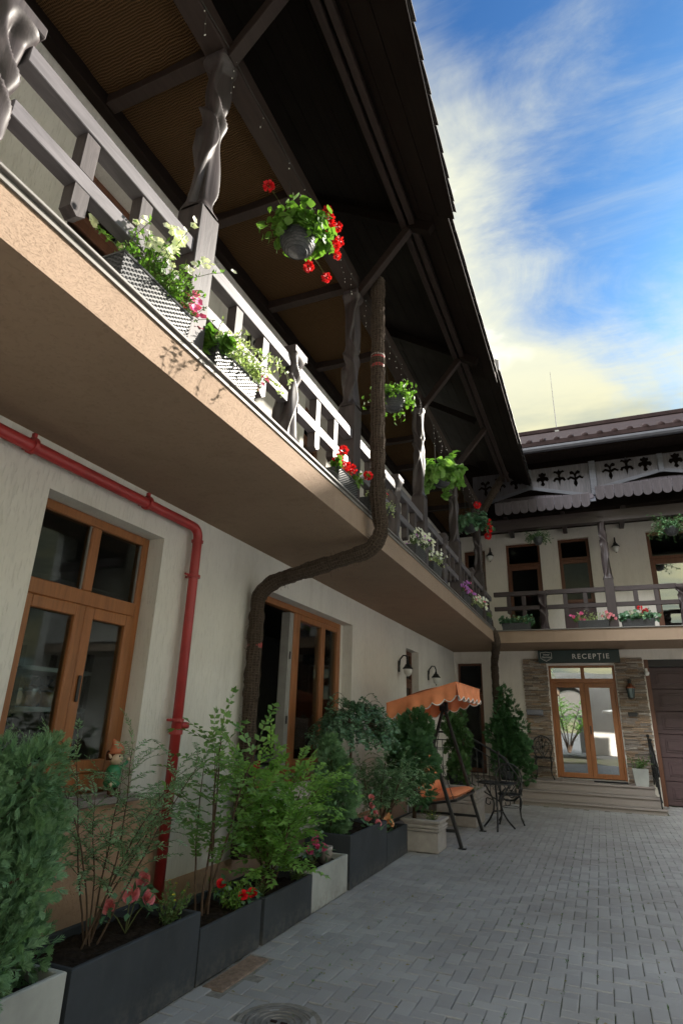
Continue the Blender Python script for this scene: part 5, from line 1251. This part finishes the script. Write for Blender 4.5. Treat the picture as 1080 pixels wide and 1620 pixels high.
for y in (8.50, 9.84):
    for (xa, za) in ((-1.90, .56), (-2.48, .95)):
        a, b = Vector((xa, y, za)), Vector((-2.33, y, 1.78)); n = int((b - a).length / .027); m = MB()
        for i in range(n):
            c = a.lerp(b, i / n); q = (b - a).normalized(); u = Vector((0, 1, 0)) if i % 2 else q.cross(Vector((0, 1, 0)))
            m.tube([c + u * .008 * math.cos(t) + q * .017 * math.sin(t) for t in np.linspace(0, 2 * PI, 8)], .0028, 4, False)
        m.build('chain', 'black', SW)

# ------------------------------------------------------------------ cast iron furniture
def spiral(c, r0, r1, a0, turns, ax=('x', 'z'), n=22):
    out = []
    for i in range(n + 1):
        t = i / n; r = r0 + (r1 - r0) * t; a = a0 + turns * 2 * PI * t; p = [c[0], c[1], c[2]]; p['xyz'.index(ax[0])] += r * math.cos(a); p['xyz'.index(ax[1])] += r * math.sin(a); out.append(Vector(p))
    return out
def bistro_chair(loc, rz, label):
    t = thing('bistro_chair', label, 'chair', loc, rz, group='cast iron bistro chairs'); B = lambda m, n, s=True: m.build(n, 'iron', t, s, world=False)
    m = MB().lathe([(0, .445), (.17, .445), (.20, .450), (.205, .44), (.20, .43), (.0, .432)], n=24); B(m, 'seat')
    m = MB()
    for k in range(10): a = 2 * PI * k / 10; m.tube([(.04 * math.cos(a), .04 * math.sin(a), .452), (.12 * math.cos(a + .3), .12 * math.sin(a + .3), .456), (.19 * math.cos(a), .19 * math.sin(a), .452)], .006, 5)
    m.tube([(.10 * math.cos(a), .10 * math.sin(a), .453) for a in np.linspace(0, 2 * PI, 20)], .006, 5); B(m, 'seat_tracery')
    for sx_, sy_ in ((1, 1), (-1, 1), (1, -1), (-1, -1)):
        x, y = .14 * sx_, .14 * sy_; m = MB().tube([(x, y, .44), (x * 1.22, y * 1.22, .36), (x * 1.05, y * 1.05, .22), (x * 1.10, y * 1.10, .10), (x * 1.4, y * 1.4, .012)], [.016, .018, .012, .010, .014], 7); B(m, 'leg')
    m = MB().tube([(.14 * math.cos(a), .14 * math.sin(a), .25) for a in np.linspace(0, 2 * PI, 18)], .006, 5); B(m, 'leg_ring')
    yb = lambda z: .165 + (z - .45) * .20
    out_ = [(-.15, .45), (-.19, .55), (-.215, .66), (-.20, .76), (-.14, .84), (-.06, .885), (0, .90), (.06, .885), (.14, .84), (.20, .76), (.215, .66), (.19, .55), (.15, .45)]
    m = MB().tube(arc([(x, yb(z), z) for x, z in out_], .05, 3), .013, 7); B(m, 'back_frame')
    m = MB()
    for s_ in (-1, 1):
        m.tube(arc([(s_ * x, yb(z), z) for x, z in ((.02, .46), (.10, .56), (.15, .66), (.13, .75), (.07, .78), (.045, .72), (.08, .68))], .05, 3), .008, 6)
        m.tube(arc([(s_ * x, yb(z), z) for x, z in ((.0, .50), (.05, .60), (.04, .70), (.09, .80), (.05, .86))], .05, 3), .007, 6)
        m.tube(arc([(s_ * x, yb(z), z) for x, z in ((.14, .50), (.17, .58), (.11, .62), (.06, .55))], .04, 3), .007, 6)
    m.tube([(0, yb(.46), .46), (0, yb(.9), .90)], .006, 6)
    for z in (.66, .80): m.lathe([(0, .03), (.028, .015), (.03, 0), (.028, -.015), (0, -.03)], (0, yb(z), z), 8, (0, 1, 0))
    B(m, 'back_tracery'); return t
def bistro_table(loc, rz, label, r=.31, h=.66):
    t = thing('bistro_table', label, 'table', loc, rz, group='cast iron bistro tables'); B = lambda m, n, s=True: m.build(n, 'iron', t, s, world=False)
    B(MB().lathe([(r * .94, h - .012), (r, h - .005), (r, h + .006), (r * .93, h + .008), (r * .92, h - .004)], n=36), 'top_rim'); m = MB()
    for k in range(12): a = 2 * PI * k / 12; m.tube([(.05 * math.cos(a), .05 * math.sin(a), h), (r * .5 * math.cos(a + .25), r * .5 * math.sin(a + .25), h + .003), (r * .94 * math.cos(a), r * .94 * math.sin(a), h)], .008, 5); m.tube([(.05 * math.cos(a), .05 * math.sin(a), h), (r * .5 * math.cos(a - .25), r * .5 * math.sin(a - .25), h + .003), (r * .94 * math.cos(a), r * .94 * math.sin(a), h)], .008, 5)
    m.lathe([(0, h + .006), (r * .3, h + .006), (r * .3, h - .004), (0, h - .004)], n=20); B(m, 'top_tracery')
    for k in range(3):
        a = 2 * PI * k / 3 + .4; c, s_ = math.cos(a), math.sin(a); B(MB().tube(arc([(c * q, s_ * q, z) for q, z in ((.24, h - .01), (.17, h - .10), (.06, h * .60), (.07, h * .40), (.16, h * .18), (.27, .012))], .12, 5), .014, 7), 'leg')
        B(MB().tube(arc([(c * q, s_ * q, z) for q, z in ((.09, h * .62), (.20, h * .66), (.22, h * .52), (.14, h * .50), (.13, h * .58))], .06, 4), .008, 6), 'leg_scroll')
    B(MB().lathe([(.075, h * .38), (.085, h * .39), (.075, h * .40)], n=18), 'ring'); return t
bistro_table((-1.60, 10.22, 0), .2, 'black cast iron bistro table beside the swing'); bistro_chair((-1.50, 10.93, 0), .15, 'black cast iron chair tucked behind the table by the swing')
bistro_chair((-1.25, 14.80, .42), .1, 'black cast iron chair on the landing left of the reception doors'); bistro_table((-1.66, 14.62, .42), .6, 'black cast iron table on the landing between cypress and chair', .27)
# stair railing with scrolls by the corner platform
SR = thing('stair_railing', 'black wrought iron stair railing with scrolls and a large volute by the corner platform', 'railing', (-2.1, 11.9, 0)); y = 11.9
hr = [(-3.1, y, 1.36), (-2.46, y, 1.36), (-1.78, y, 1.0)]
MB().tube(arc([*hr, (-1.66, y, .93), (-1.62, y, .84), (-1.70, y, .80), (-1.74, y, .87)], .08, 4), .018, 8).build('handrail', 'iron', SR, True)
MB().tube([(-3.1, y, .56), (-2.46, y, .56), (-1.80, y, .20)], .012, 7).build('lower_rail', 'iron', SR, True); MB().tube([(-3.1, y, 1.22), (-2.46, y, 1.22), (-1.80, y, .86)], .010, 7).build('lower_rail', 'iron', SR, True)
for x in (-3.0, -2.46, -1.80): zt_ = 1.36 if x <= -2.46 else 1.01; MB().box((x - .016, y - .016, .40 if x <= -2.46 else .0), (x + .016, y + .016, zt_), .003).lathe([(0, .05), (.03, .03), (.03, 0), (.015, -.02)], (x, y, zt_ + .01), 12).build('post', 'iron', SR)
for k in range(11):
    x = -2.95 + k * .108; dz = 0 if x < -2.46 else (x + 2.46) * -.53
    if abs(x + 2.46) < .05: continue
    m = MB().tube([(x, y, .56 + dz), (x, y, 1.22 + dz)], .007, 6)
    for s_ in (-1, 1): m.tube(spiral((x + s_ * .032, y, .74 + dz), .034, .008, PI if s_ > 0 else 0, s_ * 1.3), .005, 5); m.tube(spiral((x + s_ * .032, y, 1.05 + dz), .034, .008, PI if s_ > 0 else 0, -s_ * 1.3), .005, 5)
    m.build('baluster', 'iron', SR, True)
MB().tube(arc([(-1.80, y, .98), (-1.66, y - .05, .90), (-1.44, y - .1, .62), (-1.40, y - .1, .42), (-1.52, y - .1, .26), (-1.72, y - .05, .24), (-1.80, y, .34), (-1.70, y, .44)], .12, 5), .017, 8).build('volute', 'iron', SR, True)
MB().tube(spiral((-1.46, y - .08, .55), .085, .015, 0, 1.8), .011, 6).tube(spiral((-1.60, y - .08, .35), .07, .012, 2, -1.7), .010, 6).tube(spiral((-1.70, y - .05, .72), .08, .012, 1, 1.7), .010, 6).build('scroll', 'iron', SR, True)
R2 = thing('step_railing', 'short black wrought iron railing at the right end of the entrance steps', 'railing', (.95, 14.4, 0)); x = .93
MB().tube(arc([(x, 15.12, 1.36), (x, 14.5, 1.28), (x + .02, 13.82, .80), (x + .02, 13.76, .70), (x + .02, 13.84, .66)], .08, 4), .018, 8).build('handrail', 'iron', R2, True); MB().tube([(x, 15.12, .56), (x, 14.5, .52), (x + .02, 13.84, .20)], .012, 6).build('lower_rail', 'iron', R2, True)
for y_, z0, z1 in ((15.1, .42, 1.36), (14.5, .42, 1.28), (13.85, .08, .83)): MB().box((x - .014, y_ - .014, z0), (x + .014, y_ + .014, z1), .003).lathe([(0, .05), (.028, .035), (.032, .01), (.015, -.015)], (x, y_, z1 + .015), 12).build('post', 'iron', R2)
for k in range(9):
    y_ = 15.02 - k * .125; dz = 0 if y_ > 14.5 else (y_ - 14.5) * .62; m = MB().tube([(x, y_, .54 + dz), (x, y_, 1.28 + dz)], .007, 6)
    for s_ in (-1, 1): m.tube(spiral((x, y_ + s_ * .032, .80 + dz), .034, .008, PI if s_ > 0 else 0, s_ * 1.3, ('y', 'z')), .005, 5)
    m.build('baluster', 'iron', R2, True)

# ------------------------------------------------------------------ balcony flower troughs
def woven_trough(t, L, w=.17, h=.15):
    """local: length along Y, centred, base z=0; outward taper, woven strands proud of the body"""
    m = MB(); b = .012
    for q, z in ((-.018, .0), (0, h), (-.012, h), (-.02, h - .03)):
        m.v += [(-w / 2 - q, -L / 2 - q, z), (w / 2 + q, -L / 2 - q, z), (w / 2 + q, L / 2 + q, z), (-w / 2 - q, L / 2 + q, z)]
    m.f += [(i * 4 + j, i * 4 + (j + 1) % 4, i * 4 + 4 + (j + 1) % 4, i * 4 + 4 + j) for i in range(3) for j in range(4)] + [(3, 2, 1, 0), (12, 13, 14, 15)]
    m.build('trough_body', 'wicker', t, world=False); s = MB(); rows = 12; st = .022
    for r in range(rows):
        z0 = h * (r + .12) / rows; z1 = h * (r + .86) / rows; o = .018 * (1 - (z0 + z1) / 2 / h)
        def strand(ax, u0, u1, sg_):
            n = max(2, int(round((u1 - u0) / st)))
            for i in range(n):
                if (i + r) % 2: continue
                a, c = u0 + (u1 - u0) * i / n, u0 + (u1 - u0) * (i + 1) / n; md = (a + c) / 2
                if ax == 'y': X = sg_ * (w / 2 - o); s.add([(X, a, z0), (X + sg_ * .007, md, z0 + .002), (X, c, z0), (X, c, z1), (X + sg_ * .007, md, z1 - .002), (X, a, z1)], [(0, 1, 4, 5), (1, 2, 3, 4)])
                else: Y_ = sg_ * (L / 2 - o); s.add([(a, Y_, z0), (md, Y_ + sg_ * .007, z0 + .002), (c, Y_, z0), (c, Y_, z1), (md, Y_ + sg_ * .007, z1 - .002), (a, Y_, z1)], [(0, 1, 4, 5), (1, 2, 3, 4)])
        for sg_ in (-1, 1): strand('y', -L / 2, L / 2, sg_); strand('x', -w / 2, w / 2, sg_)
    s.build('woven_strands', 'wicker_b', t, world=False)
    m = MB().tube([(-w / 2, -L / 2, h), (w / 2, -L / 2, h), (w / 2, L / 2, h), (-w / 2, L / 2, h), (-w / 2, -L / 2, h)], .008, 6); m.build('rim', 'wicker', t, world=False)
TR = 0
def trough(x, y, L, rz, label):
    t = thing('flower_trough', label, 'trough', (x, y, ZF), rz, group='woven flower troughs'); woven_trough(t, L); return t
def planting(label, x, y, L, along, specs, name='trough_flowers', z=None, out=(1, 0)):
    """specs: dict(mat, n, leaf, h, fl=(mat,count,r), trail=count)"""
    z = ZF + .13 if z is None else z; t = thing(name, label, 'flowers', (x, y, z), group='balcony flowers'); ax = np.array([0, 1, 0.]) if along == 'y' else np.array([1, 0, 0.]); o = np.array([out[0], out[1], 0.])
    for sp_ in specs:
        f = Fol(); m = MB(); lo, hi = sp_.get('span', (-.5, .5)); tips = []
        for k in range(sp_['n']):
            u = rng.uniform(lo, hi) * L; b = np.array([x, y, z]) + ax * u + o * rng.uniform(-.05, .06); d = np.array([0, 0, 1.]) + ax * rng.normal(0, .35) + o * rng.normal(.30, .4); h = sp_['h'] * rng.uniform(.45, 1.15)
            p = stem_path(b, d, h, 6, sp_.get('droop', .15), .12); m.tube(p, .002, 3, False); tips.append(p[-1]); kk = sp_.get('lp', 14)
            q = rng.random(kk) * 5.9 + .05; i = q.astype(int); P = p[i] + (p[i + 1] - p[i]) * (q - i)[:, None]; lf = sp_['leaf']
            if sp_.get('round'): f.round_leaves(P + rng.normal(0, .015, (kk, 3)), rdir(kk) + o * .8 + [0, 0, .9], lf * rng.uniform(.6, 1.1, kk))
            else: f.leaves(P, nrm(rdir(kk) + [0, 0, .25]), rdir(kk) + [0, 0, .6], lf * rng.uniform(.7, 1.3, kk), lf * sp_.get('lw', .55), .2)
        for k in range(sp_.get('trail', 0)):
            u = rng.uniform(lo, hi) * L; b = np.array([x, y, z + .02]) + ax * u + o * .06; p = stem_path(b, o * 1.0 + ax * rng.normal(0, .4) + [0, 0, .25], rng.uniform(.25, sp_.get('tl', .5)), 12, .55, .08); m.tube(p, .002, 3, False); kk = 26
            q = rng.random(kk) * 11.9 + .05; i = q.astype(int); P = p[i] + (p[i + 1] - p[i]) * (q - i)[:, None]; f.leaves(P, nrm(rdir(kk) + [0, 0, -.2]), rdir(kk), sp_['leaf'] * rng.uniform(.8, 1.3, kk), sp_['leaf'] * .6, .2)
        m.build('stems', 'stem', t); f.build('leaves', sp_['mat'], t)
        for fm, cnt, fr_ in sp_.get('fl', ()):
            g_ = Fol(); T_ = np.array(tips); ii = rng.integers(0, len(T_), cnt); P = T_[ii] + rng.normal(0, .018, (cnt, 3)) + o * .02
            if fr_ > .0405:
                for p in P: h_ = Fol(); pom(h_, p + [0, 0, .03], fr_); h_.build('flower_head', fm, t)
                continue
            else: flower5(g_, P, rdir(cnt) * .5 + o + [0, -.5, .3], fr_)
            g_.build('flowers', fm, t)
    return t
XT = XF - .055
trough(XT, 1.955, .56, 0, 'dark woven trough with white snapdragons on the balcony edge, left of the first carved pillar')
planting('white snapdragons, green foliage and a pink bloom in the trough left of the first pillar', XT, 1.97, .56, 'y', [dict(mat='gera', n=60, leaf=.034, h=.26, span=(-.34, .28)), dict(mat='gera', n=26, leaf=.03, h=.40, span=(-.25, .25), fl=[('fwhite', 150, .023)], droop=.05), dict(mat='gera', n=6, leaf=.034, h=.26, span=(-.5, -.42)), dict(mat='gera', n=70, leaf=.017, h=.20, span=(.0, .5), droop=.4), dict(mat='herb', n=14, leaf=.022, h=.16, span=(.40, .54), fl=[('fpink', 26, .030)])])
trough(XT, 2.74, .50, 0, 'dark woven trough trailing variegated leaves right of the first carved pillar')
planting('variegated trailing plant with a pink bloom hanging over the balcony edge', XT, 2.76, .54, 'y', [dict(mat='gera', n=10, leaf=.042, h=.13, span=(-.5, -.3), round=True), dict(mat='ivy', n=80, leaf=.032, h=.24, span=(-.35, .5), droop=.35, trail=7, tl=.6), dict(mat='herb', n=4, leaf=.03, h=.16, span=(.44, .54), fl=[('fpink', 7, .024)])])
trough(XT, 4.68, .48, 0, 'dark woven trough with red geraniums left of the wrapped downspout'); planting('red geraniums in the trough left of the wrapped downspout', XT, 4.70, .5, 'y', [dict(mat='gera', n=24, leaf=.030, h=.16, round=True, lp=9, fl=[('fred', 9, .045)]), dict(mat='herb', n=14, leaf=.018, h=.12)])
trough(XT, 5.45, .42, 0, 'dark woven trough mostly hidden behind the wrapped downspout'); planting('pale trailing leaves with small red blooms right of the wrapped downspout', XT, 5.62, .55, 'y', [dict(mat='ivy', n=34, leaf=.024, h=.26, droop=.3, fl=[('fred', 6, .026)], trail=3, tl=.4)])
trough(XT, 7.25, .5, 0, 'woven trough of white flowers at the third carved pillar'); planting('white and lilac flowers in the trough at the third pillar', XT, 7.25, .55, 'y', [dict(mat='herb', n=30, leaf=.028, h=.22, fl=[('fwhite', 60, .030), ('fpurple', 14, .024)], droop=.25)])
trough(XT, 8.15, .5, 0, 'woven trough with silvery leaves and one red bloom past the third pillar'); planting('silvery white plant with one red geranium past the third pillar', XT, 8.1, .6, 'y', [dict(mat='ivy', n=34, leaf=.030, h=.24, droop=.3, fl=[('fwhite', 26, .026)]), dict(mat='herb', n=2, leaf=.03, h=.2, span=(.1, .2), fl=[('fred', 1, .06)])])
trough(XT, 10.35, .6, 0, 'woven trough with purple flowers near the far end of the left balcony'); planting('purple flowers in the trough near the far end of the left balcony', XT, 10.3, .6, 'y', [dict(mat='herb', n=26, leaf=.03, h=.2, fl=[('fpurple', 40, .034), ('fpink', 12, .03)], droop=.2)])
trough(XT, 11.55, .7, 0, 'woven trough with white trailing flowers beside the corner'); planting('white trailing flowers in the trough beside the corner', XT, 11.5, .75, 'y', [dict(mat='ivy', n=44, leaf=.034, h=.26, droop=.3, fl=[('fwhite', 50, .034), ('fpink', 8, .03)])])
trough(XT, 12.85, .5, 0, 'woven trough with plain green leaves next to the corner downspout'); planting('low green leaves next to the corner downspout', XT, 12.85, .5, 'y', [dict(mat='herb', n=26, leaf=.036, h=.16)])
YT = YF + .06
for xx, lb, lp, sp_ in ((-1.50, 'grey trough with ivy leaves on the rear balcony beside the corner', 'dark and variegated ivy on the rear balcony beside the corner', [dict(mat='box', n=44, leaf=.036, h=.20, round=True, lp=9), dict(mat='ivy', n=16, leaf=.04, h=.18, span=(-.1, .4), droop=.3)]),
                       (.10, 'grey trough with pink petunias left of the rear carved pillar', 'pink and white petunias left of the rear carved pillar', [dict(mat='ivy', n=34, leaf=.036, h=.24), dict(mat='gera', n=10, leaf=.036, h=.16, span=(-.55, -.3), fl=[('fpink', 12, .038)]), dict(mat='herb', n=12, leaf=.03, h=.2, span=(.3, .55), fl=[('frose', 14, .040)])]),
                       (.96, 'grey trough with geraniums right of the rear carved pillar', 'variegated leaves and red geraniums right of the rear carved pillar', [dict(mat='box', n=44, leaf=.036, h=.20, round=True, lp=9), dict(mat='ivy', n=16, leaf=.04, h=.22, span=(-.2, .2)), dict(mat='box', n=5, leaf=.03, h=.24, span=(.15, .35), fl=[('fred', 3, .05)])])):
    trough(xx, YT, .62, PI / 2, lb); planting(lp, xx, YT, .72, 'x', sp_, out=(0, -1))

# ------------------------------------------------------------------ hanging baskets
def basket(loc, ztop, label, lp, sp_, r=.15, sx_=.34):
    t = thing('hanging_basket', label, 'basket', loc, group='hanging baskets'); c = Vector(loc)
    prof = [(0.0, 0), (r * .45, .008), (r * .78, .05), (r * .96, .11), (r, .17), (r * .97, .185), (r * .90, .17), (0, .165)]
    MB().lathe(prof, c, 28).build('bowl', 'wicker', t, True); m = MB()
    for i in range(7):
        z = .02 + i * .022; rr_ = np.interp(z, [p[1] for p in prof[:5]], [p[0] for p in prof[:5]]) + .002
        m.tube([c + Vector((rr_ * math.cos(a), rr_ * math.sin(a), z + .003 * math.sin(a * 18))) for a in np.linspace(0, 2 * PI, 61)], .004, 4, False)
    m.build('woven_strands', 'wicker_b', t, True); top = Vector((XP if abs(loc[0] - XP) < .4 else loc[0], loc[1], ztop)) if loc[1] < 13 else Vector((loc[0], YP, ztop)); m = MB()
    for k in range(3): a = 2 * PI * k / 3; m.tube([c + Vector((r * .95 * math.cos(a), r * .95 * math.sin(a), .18)), c.lerp(top, .75), top], .0025, 4)
    m.build('hanger', 'cable', t)
    t2 = thing('basket_plant', lp, 'flowers', (c.x, c.y, c.z + .17), group='hanging basket plants'); o0 = np.array([c.x, c.y, c.z + .17])
    for s in sp_:
        f = Fol(); m = MB(); tips = []
        for k in range(s['n']):
            a = rng.uniform(*s.get('arc', (0, 2 * PI))); d = np.array([math.cos(a), math.sin(a), rng.uniform(*s.get('el', (-.1, 1.2)))]); p = stem_path(o0 + rng.normal(0, .04, 3) * [1, 1, .2], d, s['len'] * rng.uniform(.6, 1.15), 8, s.get('droop', .4), .12); m.tube(p, .003, 4, False); tips.append(p[-1]); kk = s.get('lp', 10)
            q = (.25 + .75 * rng.random(kk)) * 7.9; i = q.astype(int); P = p[i] + (p[i + 1] - p[i]) * (q - i)[:, None] + rng.normal(0, .018, (kk, 3))
            if s.get('round'): f.round_leaves(P, rdir(kk) * .9 + nrm(P - o0) + [0, 0, .35], s['leaf'] * rng.uniform(.6, 1.15, kk), 8)
            else: f.leaves(P, nrm(rdir(kk) + [0, 0, -.3]), rdir(kk) + nrm(P - o0), s['leaf'] * rng.uniform(.7, 1.3, kk), s['leaf'] * s.get('lw', .6), .2)
        m.build('stems', 'stem', t2); f.build('leaves', s['mat'], t2)
        if 'fl' in s:
            m = MB()
            for q in s['fl'][2]:
                g_ = Fol(); p = np.array([c.x, c.y, c.z]) + np.array(q); pom(g_, p, s['fl'][1] * rng.uniform(.8, 1.15), 60); m.tube([o0 + (p - o0) * .35, o0 + (p - o0) * .7 + [0, 0, .03], p], .003, 4); g_.build('flower_head', s['fl'][0], t2)
            m.build('flower_stalks', 'stem', t2, kind='stuff')
basket((-1.95, 3.42, 5.22), 6.11, 'grey woven hanging basket with red geraniums, nearest the viewer', 'bright geranium leaves with red flower heads in the nearest hanging basket',
       [dict(mat='gera', n=85, len=.31, leaf=.033, round=True, lp=13, droop=.20, el=(.15, 1.25), fl=('fred', .044, [(.12, .36, .70), (.18, .40, .62), (.14, .34, .54), (.18, .46, .50), (.10, .34, .78), (.17, .40, .40), (.16, .46, .34), (-.02, .26, .10), (-.20, -.22, .62), (.06, .46, .12)]))])
basket((-1.95, 6.05, 5.12), 6.11, 'dark hanging basket with trailing ivy behind the wrapped downspout', 'pale green trailing ivy in the basket behind the wrapped downspout', [dict(mat='gera', n=40, len=.38, leaf=.052, lw=.75, lp=13, droop=.55, el=(-.1, .9))])
basket((-1.95, 8.62, 5.10), 6.11, 'grey hanging basket with leafy plant past the third carved pillar', 'leafy green plant in the basket past the third pillar', [dict(mat='privet', n=60, len=.40, leaf=.055, round=True, lp=10, droop=.4)])
basket((-1.95, 11.05, 5.08), 6.11, 'grey hanging basket with red geraniums near the courtyard corner', 'dark leaves with red geraniums in the basket near the corner', [dict(mat='box', n=52, len=.40, leaf=.052, round=True, lp=9, droop=.4, fl=('fred', .075, [(.2, -.3, .45), (.28, .35, .30), (.3, .42, .18), (.25, .5, .05)]))])
basket((-.88, YP - .05, 5.48), 5.92, 'small hanging basket at the upper rear door', 'thin drooping plant in the basket at the upper rear door', [dict(mat='thuja_dark', n=44, len=.34, leaf=.055, lw=.3, lp=12, droop=.5)], .11)
basket((1.86, YP - .05, 5.45), 5.92, 'hanging basket over the wide upper rear door at the picture edge', 'spreading dark green plant in the basket over the wide upper rear door', [dict(mat='thuja_dark', n=70, len=.50, leaf=.055, lw=.55, lp=12, droop=.28)], .14)

# ------------------------------------------------------------------ fairy lights along the eave beam
FL = thing('fairy_lights', 'string of small icicle lights stapled along the eave beam', 'string lights', (XP + .1, 5, 6.1)); m = MB(); bl = MB(); yy = .6; pts = []; xs_ = XP + .094
while yy < 12.4:
    pts.append(Vector((xs_, yy, 6.125 + .012 * math.sin(yy * 9)))); yy += .12
m.tube(pts, .003, 4, False); yy = .8
while yy < 12.2:
    L = random.choice((.08, .15, .22, .32, .42)); p = [Vector((xs_ + .004, yy, 6.12))]
    n = max(3, int(L / .04))
    for i in range(n): p.append(p[-1] + Vector((random.gauss(0, .008), random.gauss(0, .009), -L / n)))
    m.tube(p, .0018, 3, False)
    for q in p[1::2] + [p[-1]]: bl.lathe([(0, .007), (.0038, .003), (.0038, -.004), (0, -.009)], q + Vector((random.gauss(0, .006), random.gauss(0, .006), 0)), 6)
    yy += random.uniform(.16, .5)
m.build('wire', 'cable', FL); bl.build('bulbs', 'bulb', FL, True, kind='stuff')

# ------------------------------------------------------------------ ornaments and things behind the glass
GN = thing('garden_gnome', 'small elf figurine in green tunic and orange hat waving on the window sill', 'figurine', (-3.27, 3.60, .952)); gx, gy, gz = -3.27, 3.60, .955
m = MB()
MB().lathe([(0, .05), (.045, .055), (.062, .08), (.052, .105), (.048, .11), (.055, .14), (.05, .175), (.03, .20), (0, .205)], (gx, gy, gz), 18).build('tunic', 'gnomegreen', GN, True)
MB().tube([(gx + .01, gy - .03, gz + .06), (gx + .02, gy - .034, gz + .02), (gx + .05, gy - .036, gz + .012)], [.018, .016, .016], 8).tube([(gx + .01, gy + .03, gz + .06), (gx + .02, gy + .034, gz + .02), (gx + .05, gy + .036, gz + .012)], [.018, .016, .016], 8).build('legs', 'hair', GN, True)
MB().tube([(gx, gy + .035, gz + .17), (gx + .015, gy + .075, gz + .19), (gx + .02, gy + .105, gz + .22)], [.018, .015, .013], 8).tube([(gx, gy - .035, gz + .17), (gx + .02, gy - .065, gz + .13), (gx + .04, gy - .06, gz + .09)], [.018, .015, .013], 8).build('sleeves', 'gnomegreen', GN, True)
m = MB().lathe([(0, -.055), (.03, -.048), (.05, -.02), (.052, .01), (.04, .04), (0, .055)], (gx + .008, gy, gz + .252), 18)
for s_ in (-1, 1): m.lathe([(0, .035), (.009, .015), (.012, 0), (.006, -.012), (0, -.016)], (gx + .005, gy + s_ * .054, gz + .255), 8, (0, s_ * .7, .7))
m.lathe([(0, -.009), (.009, 0), (0, .009)], (gx + .062, gy, gz + .248), 8)
m.build('head', 'skin', GN, True)
for p in ((gx + .024, gy + .112, gz + .235), (gx + .045, gy - .058, gz + .078)): MB().lathe([(0, -.015), (.012, -.008), (.014, .004), (0, .016)], p, 8).build('hand', 'skin', GN, True)
MB().lathe([(.054, -.03), (.060, 0), (.055, .03), (.03, .045)], (gx - .010, gy, gz + .262), 16).build('hair', 'hair', GN, True)
MB().tube([(gx + .002, gy, gz + .275), (gx, gy, gz + .31), (gx - .004, gy - .008, gz + .335), (gx - .008, gy - .024, gz + .355), (gx - .01, gy - .034, gz + .375)], [.064, .05, .034, .018, .005], 16).build('hat', 'terracotta', GN, True)
m = MB()
for s_ in (-1, 1): m.lathe([(0, .008), (.008, 0), (0, -.008)], (gx + .056, gy + s_ * .019, gz + .262), 8)
m.build('eyes', 'black', GN, True)
RY0 = .62
RK = thing('bakery_rack', 'steel shelf rack inside the casement window', 'rack', (-3.95, 3.4, 0))
for x in (-3.75, -4.15):
    for y in (2.42 + RY0, 3.06 + RY0): bx('upright', (x - .02, y - .02, .02), (x + .02, y + .02, 1.95), 'iron', RK, .003)
for z in (.95, 1.22, 1.50, 1.78): bx('shelf', (-4.17, 2.40 + RY0, z), (-3.73, 3.08 + RY0, z + .035), 'steel', RK, .004)
for k in range(4):
    y = 2.50 + RY0 + k * .145; t = thing('bread_loaf', ['bagged brown loaf at the left end of the rack inside the window', 'second bagged loaf from the left on the rack inside the window', 'third bagged loaf from the left on the rack inside the window', 'bagged loaf at the right end of the rack inside the window'][k], 'bread', (-3.88, y, 1.536), group='bagged loaves on the rack')
    m = MB().obox((-3.88, y, 1.59), (.10, .058, .052), Matrix.Identity(3), .03); m.build('loaf', 'bread', t, True)
    m = MB(); n = 10
    for i, (r_, z) in enumerate(((.075, 1.537), (.082, 1.60), (.07, 1.66), (.02, 1.69), (.045, 1.74))):
        for j in range(n): a = 2 * PI * j / n; m.v.append((-3.88 + r_ * 1.45 * math.cos(a) * (1 + .1 * random.random()), y + r_ * .86 * math.sin(a) * (1 + .1 * random.random()), z + random.uniform(-.006, .006)))
    m.f += [(i * n + j, i * n + (j + 1) % n, (i + 1) * n + (j + 1) % n, (i + 1) * n + j) for i in range(4) for j in range(n)]; m.build('bag', 'film', t)
CB = thing('kitchen_counter', 'grey counter standing inside the open wide window', 'counter', (-4.1, 6.1, 0)); bx('cabinet', (-4.5, 6.1, .02), (-3.9, 7.9, .98), 'steel', CB, .01); bx('worktop', (-4.52, 6.08, .985), (-3.86, 7.92, 1.02), 'greypl', CB, .006); bx('cabinet_door', (-3.898, 6.2, .1), (-3.88, 6.95, .94), 'white', CB, .005)
tag(bx('red_crate', (-3.80, 6.02, .90), (-3.62, 6.32, 1.05), 'redplastic', None, .012), 'red plastic box just inside the open wide window', 'box')
bx('inner_sill', (-3.86, 5.5, .84), (XW - .30, 8.0, .895), 'frame', LW, .004)
# parasol and tree behind the viewpoint, mirrored in the reception doors
PS = thing('courtyard_parasol', 'white courtyard parasol with square canopy', 'parasol', (1.7, -2.2, 0)); MB().tube([(1.7, -2.2, 0), (1.7, -2.2, 2.75)], .025, 8).build('pole', 'iron', PS)
MB().lathe([(1.5, 2.22), (1.48, 2.30), (.75, 2.52), (.03, 2.74)], (1.7, -2.2, 0), 8).build('canopy', 'white', PS); bx('base', (1.4, -2.5, 0), (2.0, -1.9, .08), 'castst', PS, .02)
shrub('street_tree', 'leafy street tree beyond the arched passage', (-2.1, -13.5, 0), 7, .8, (.12, .07, 12), 'privet', 16, group='trees', hgt=3.6, spread=.5, barez=.4, stem_r=.05)
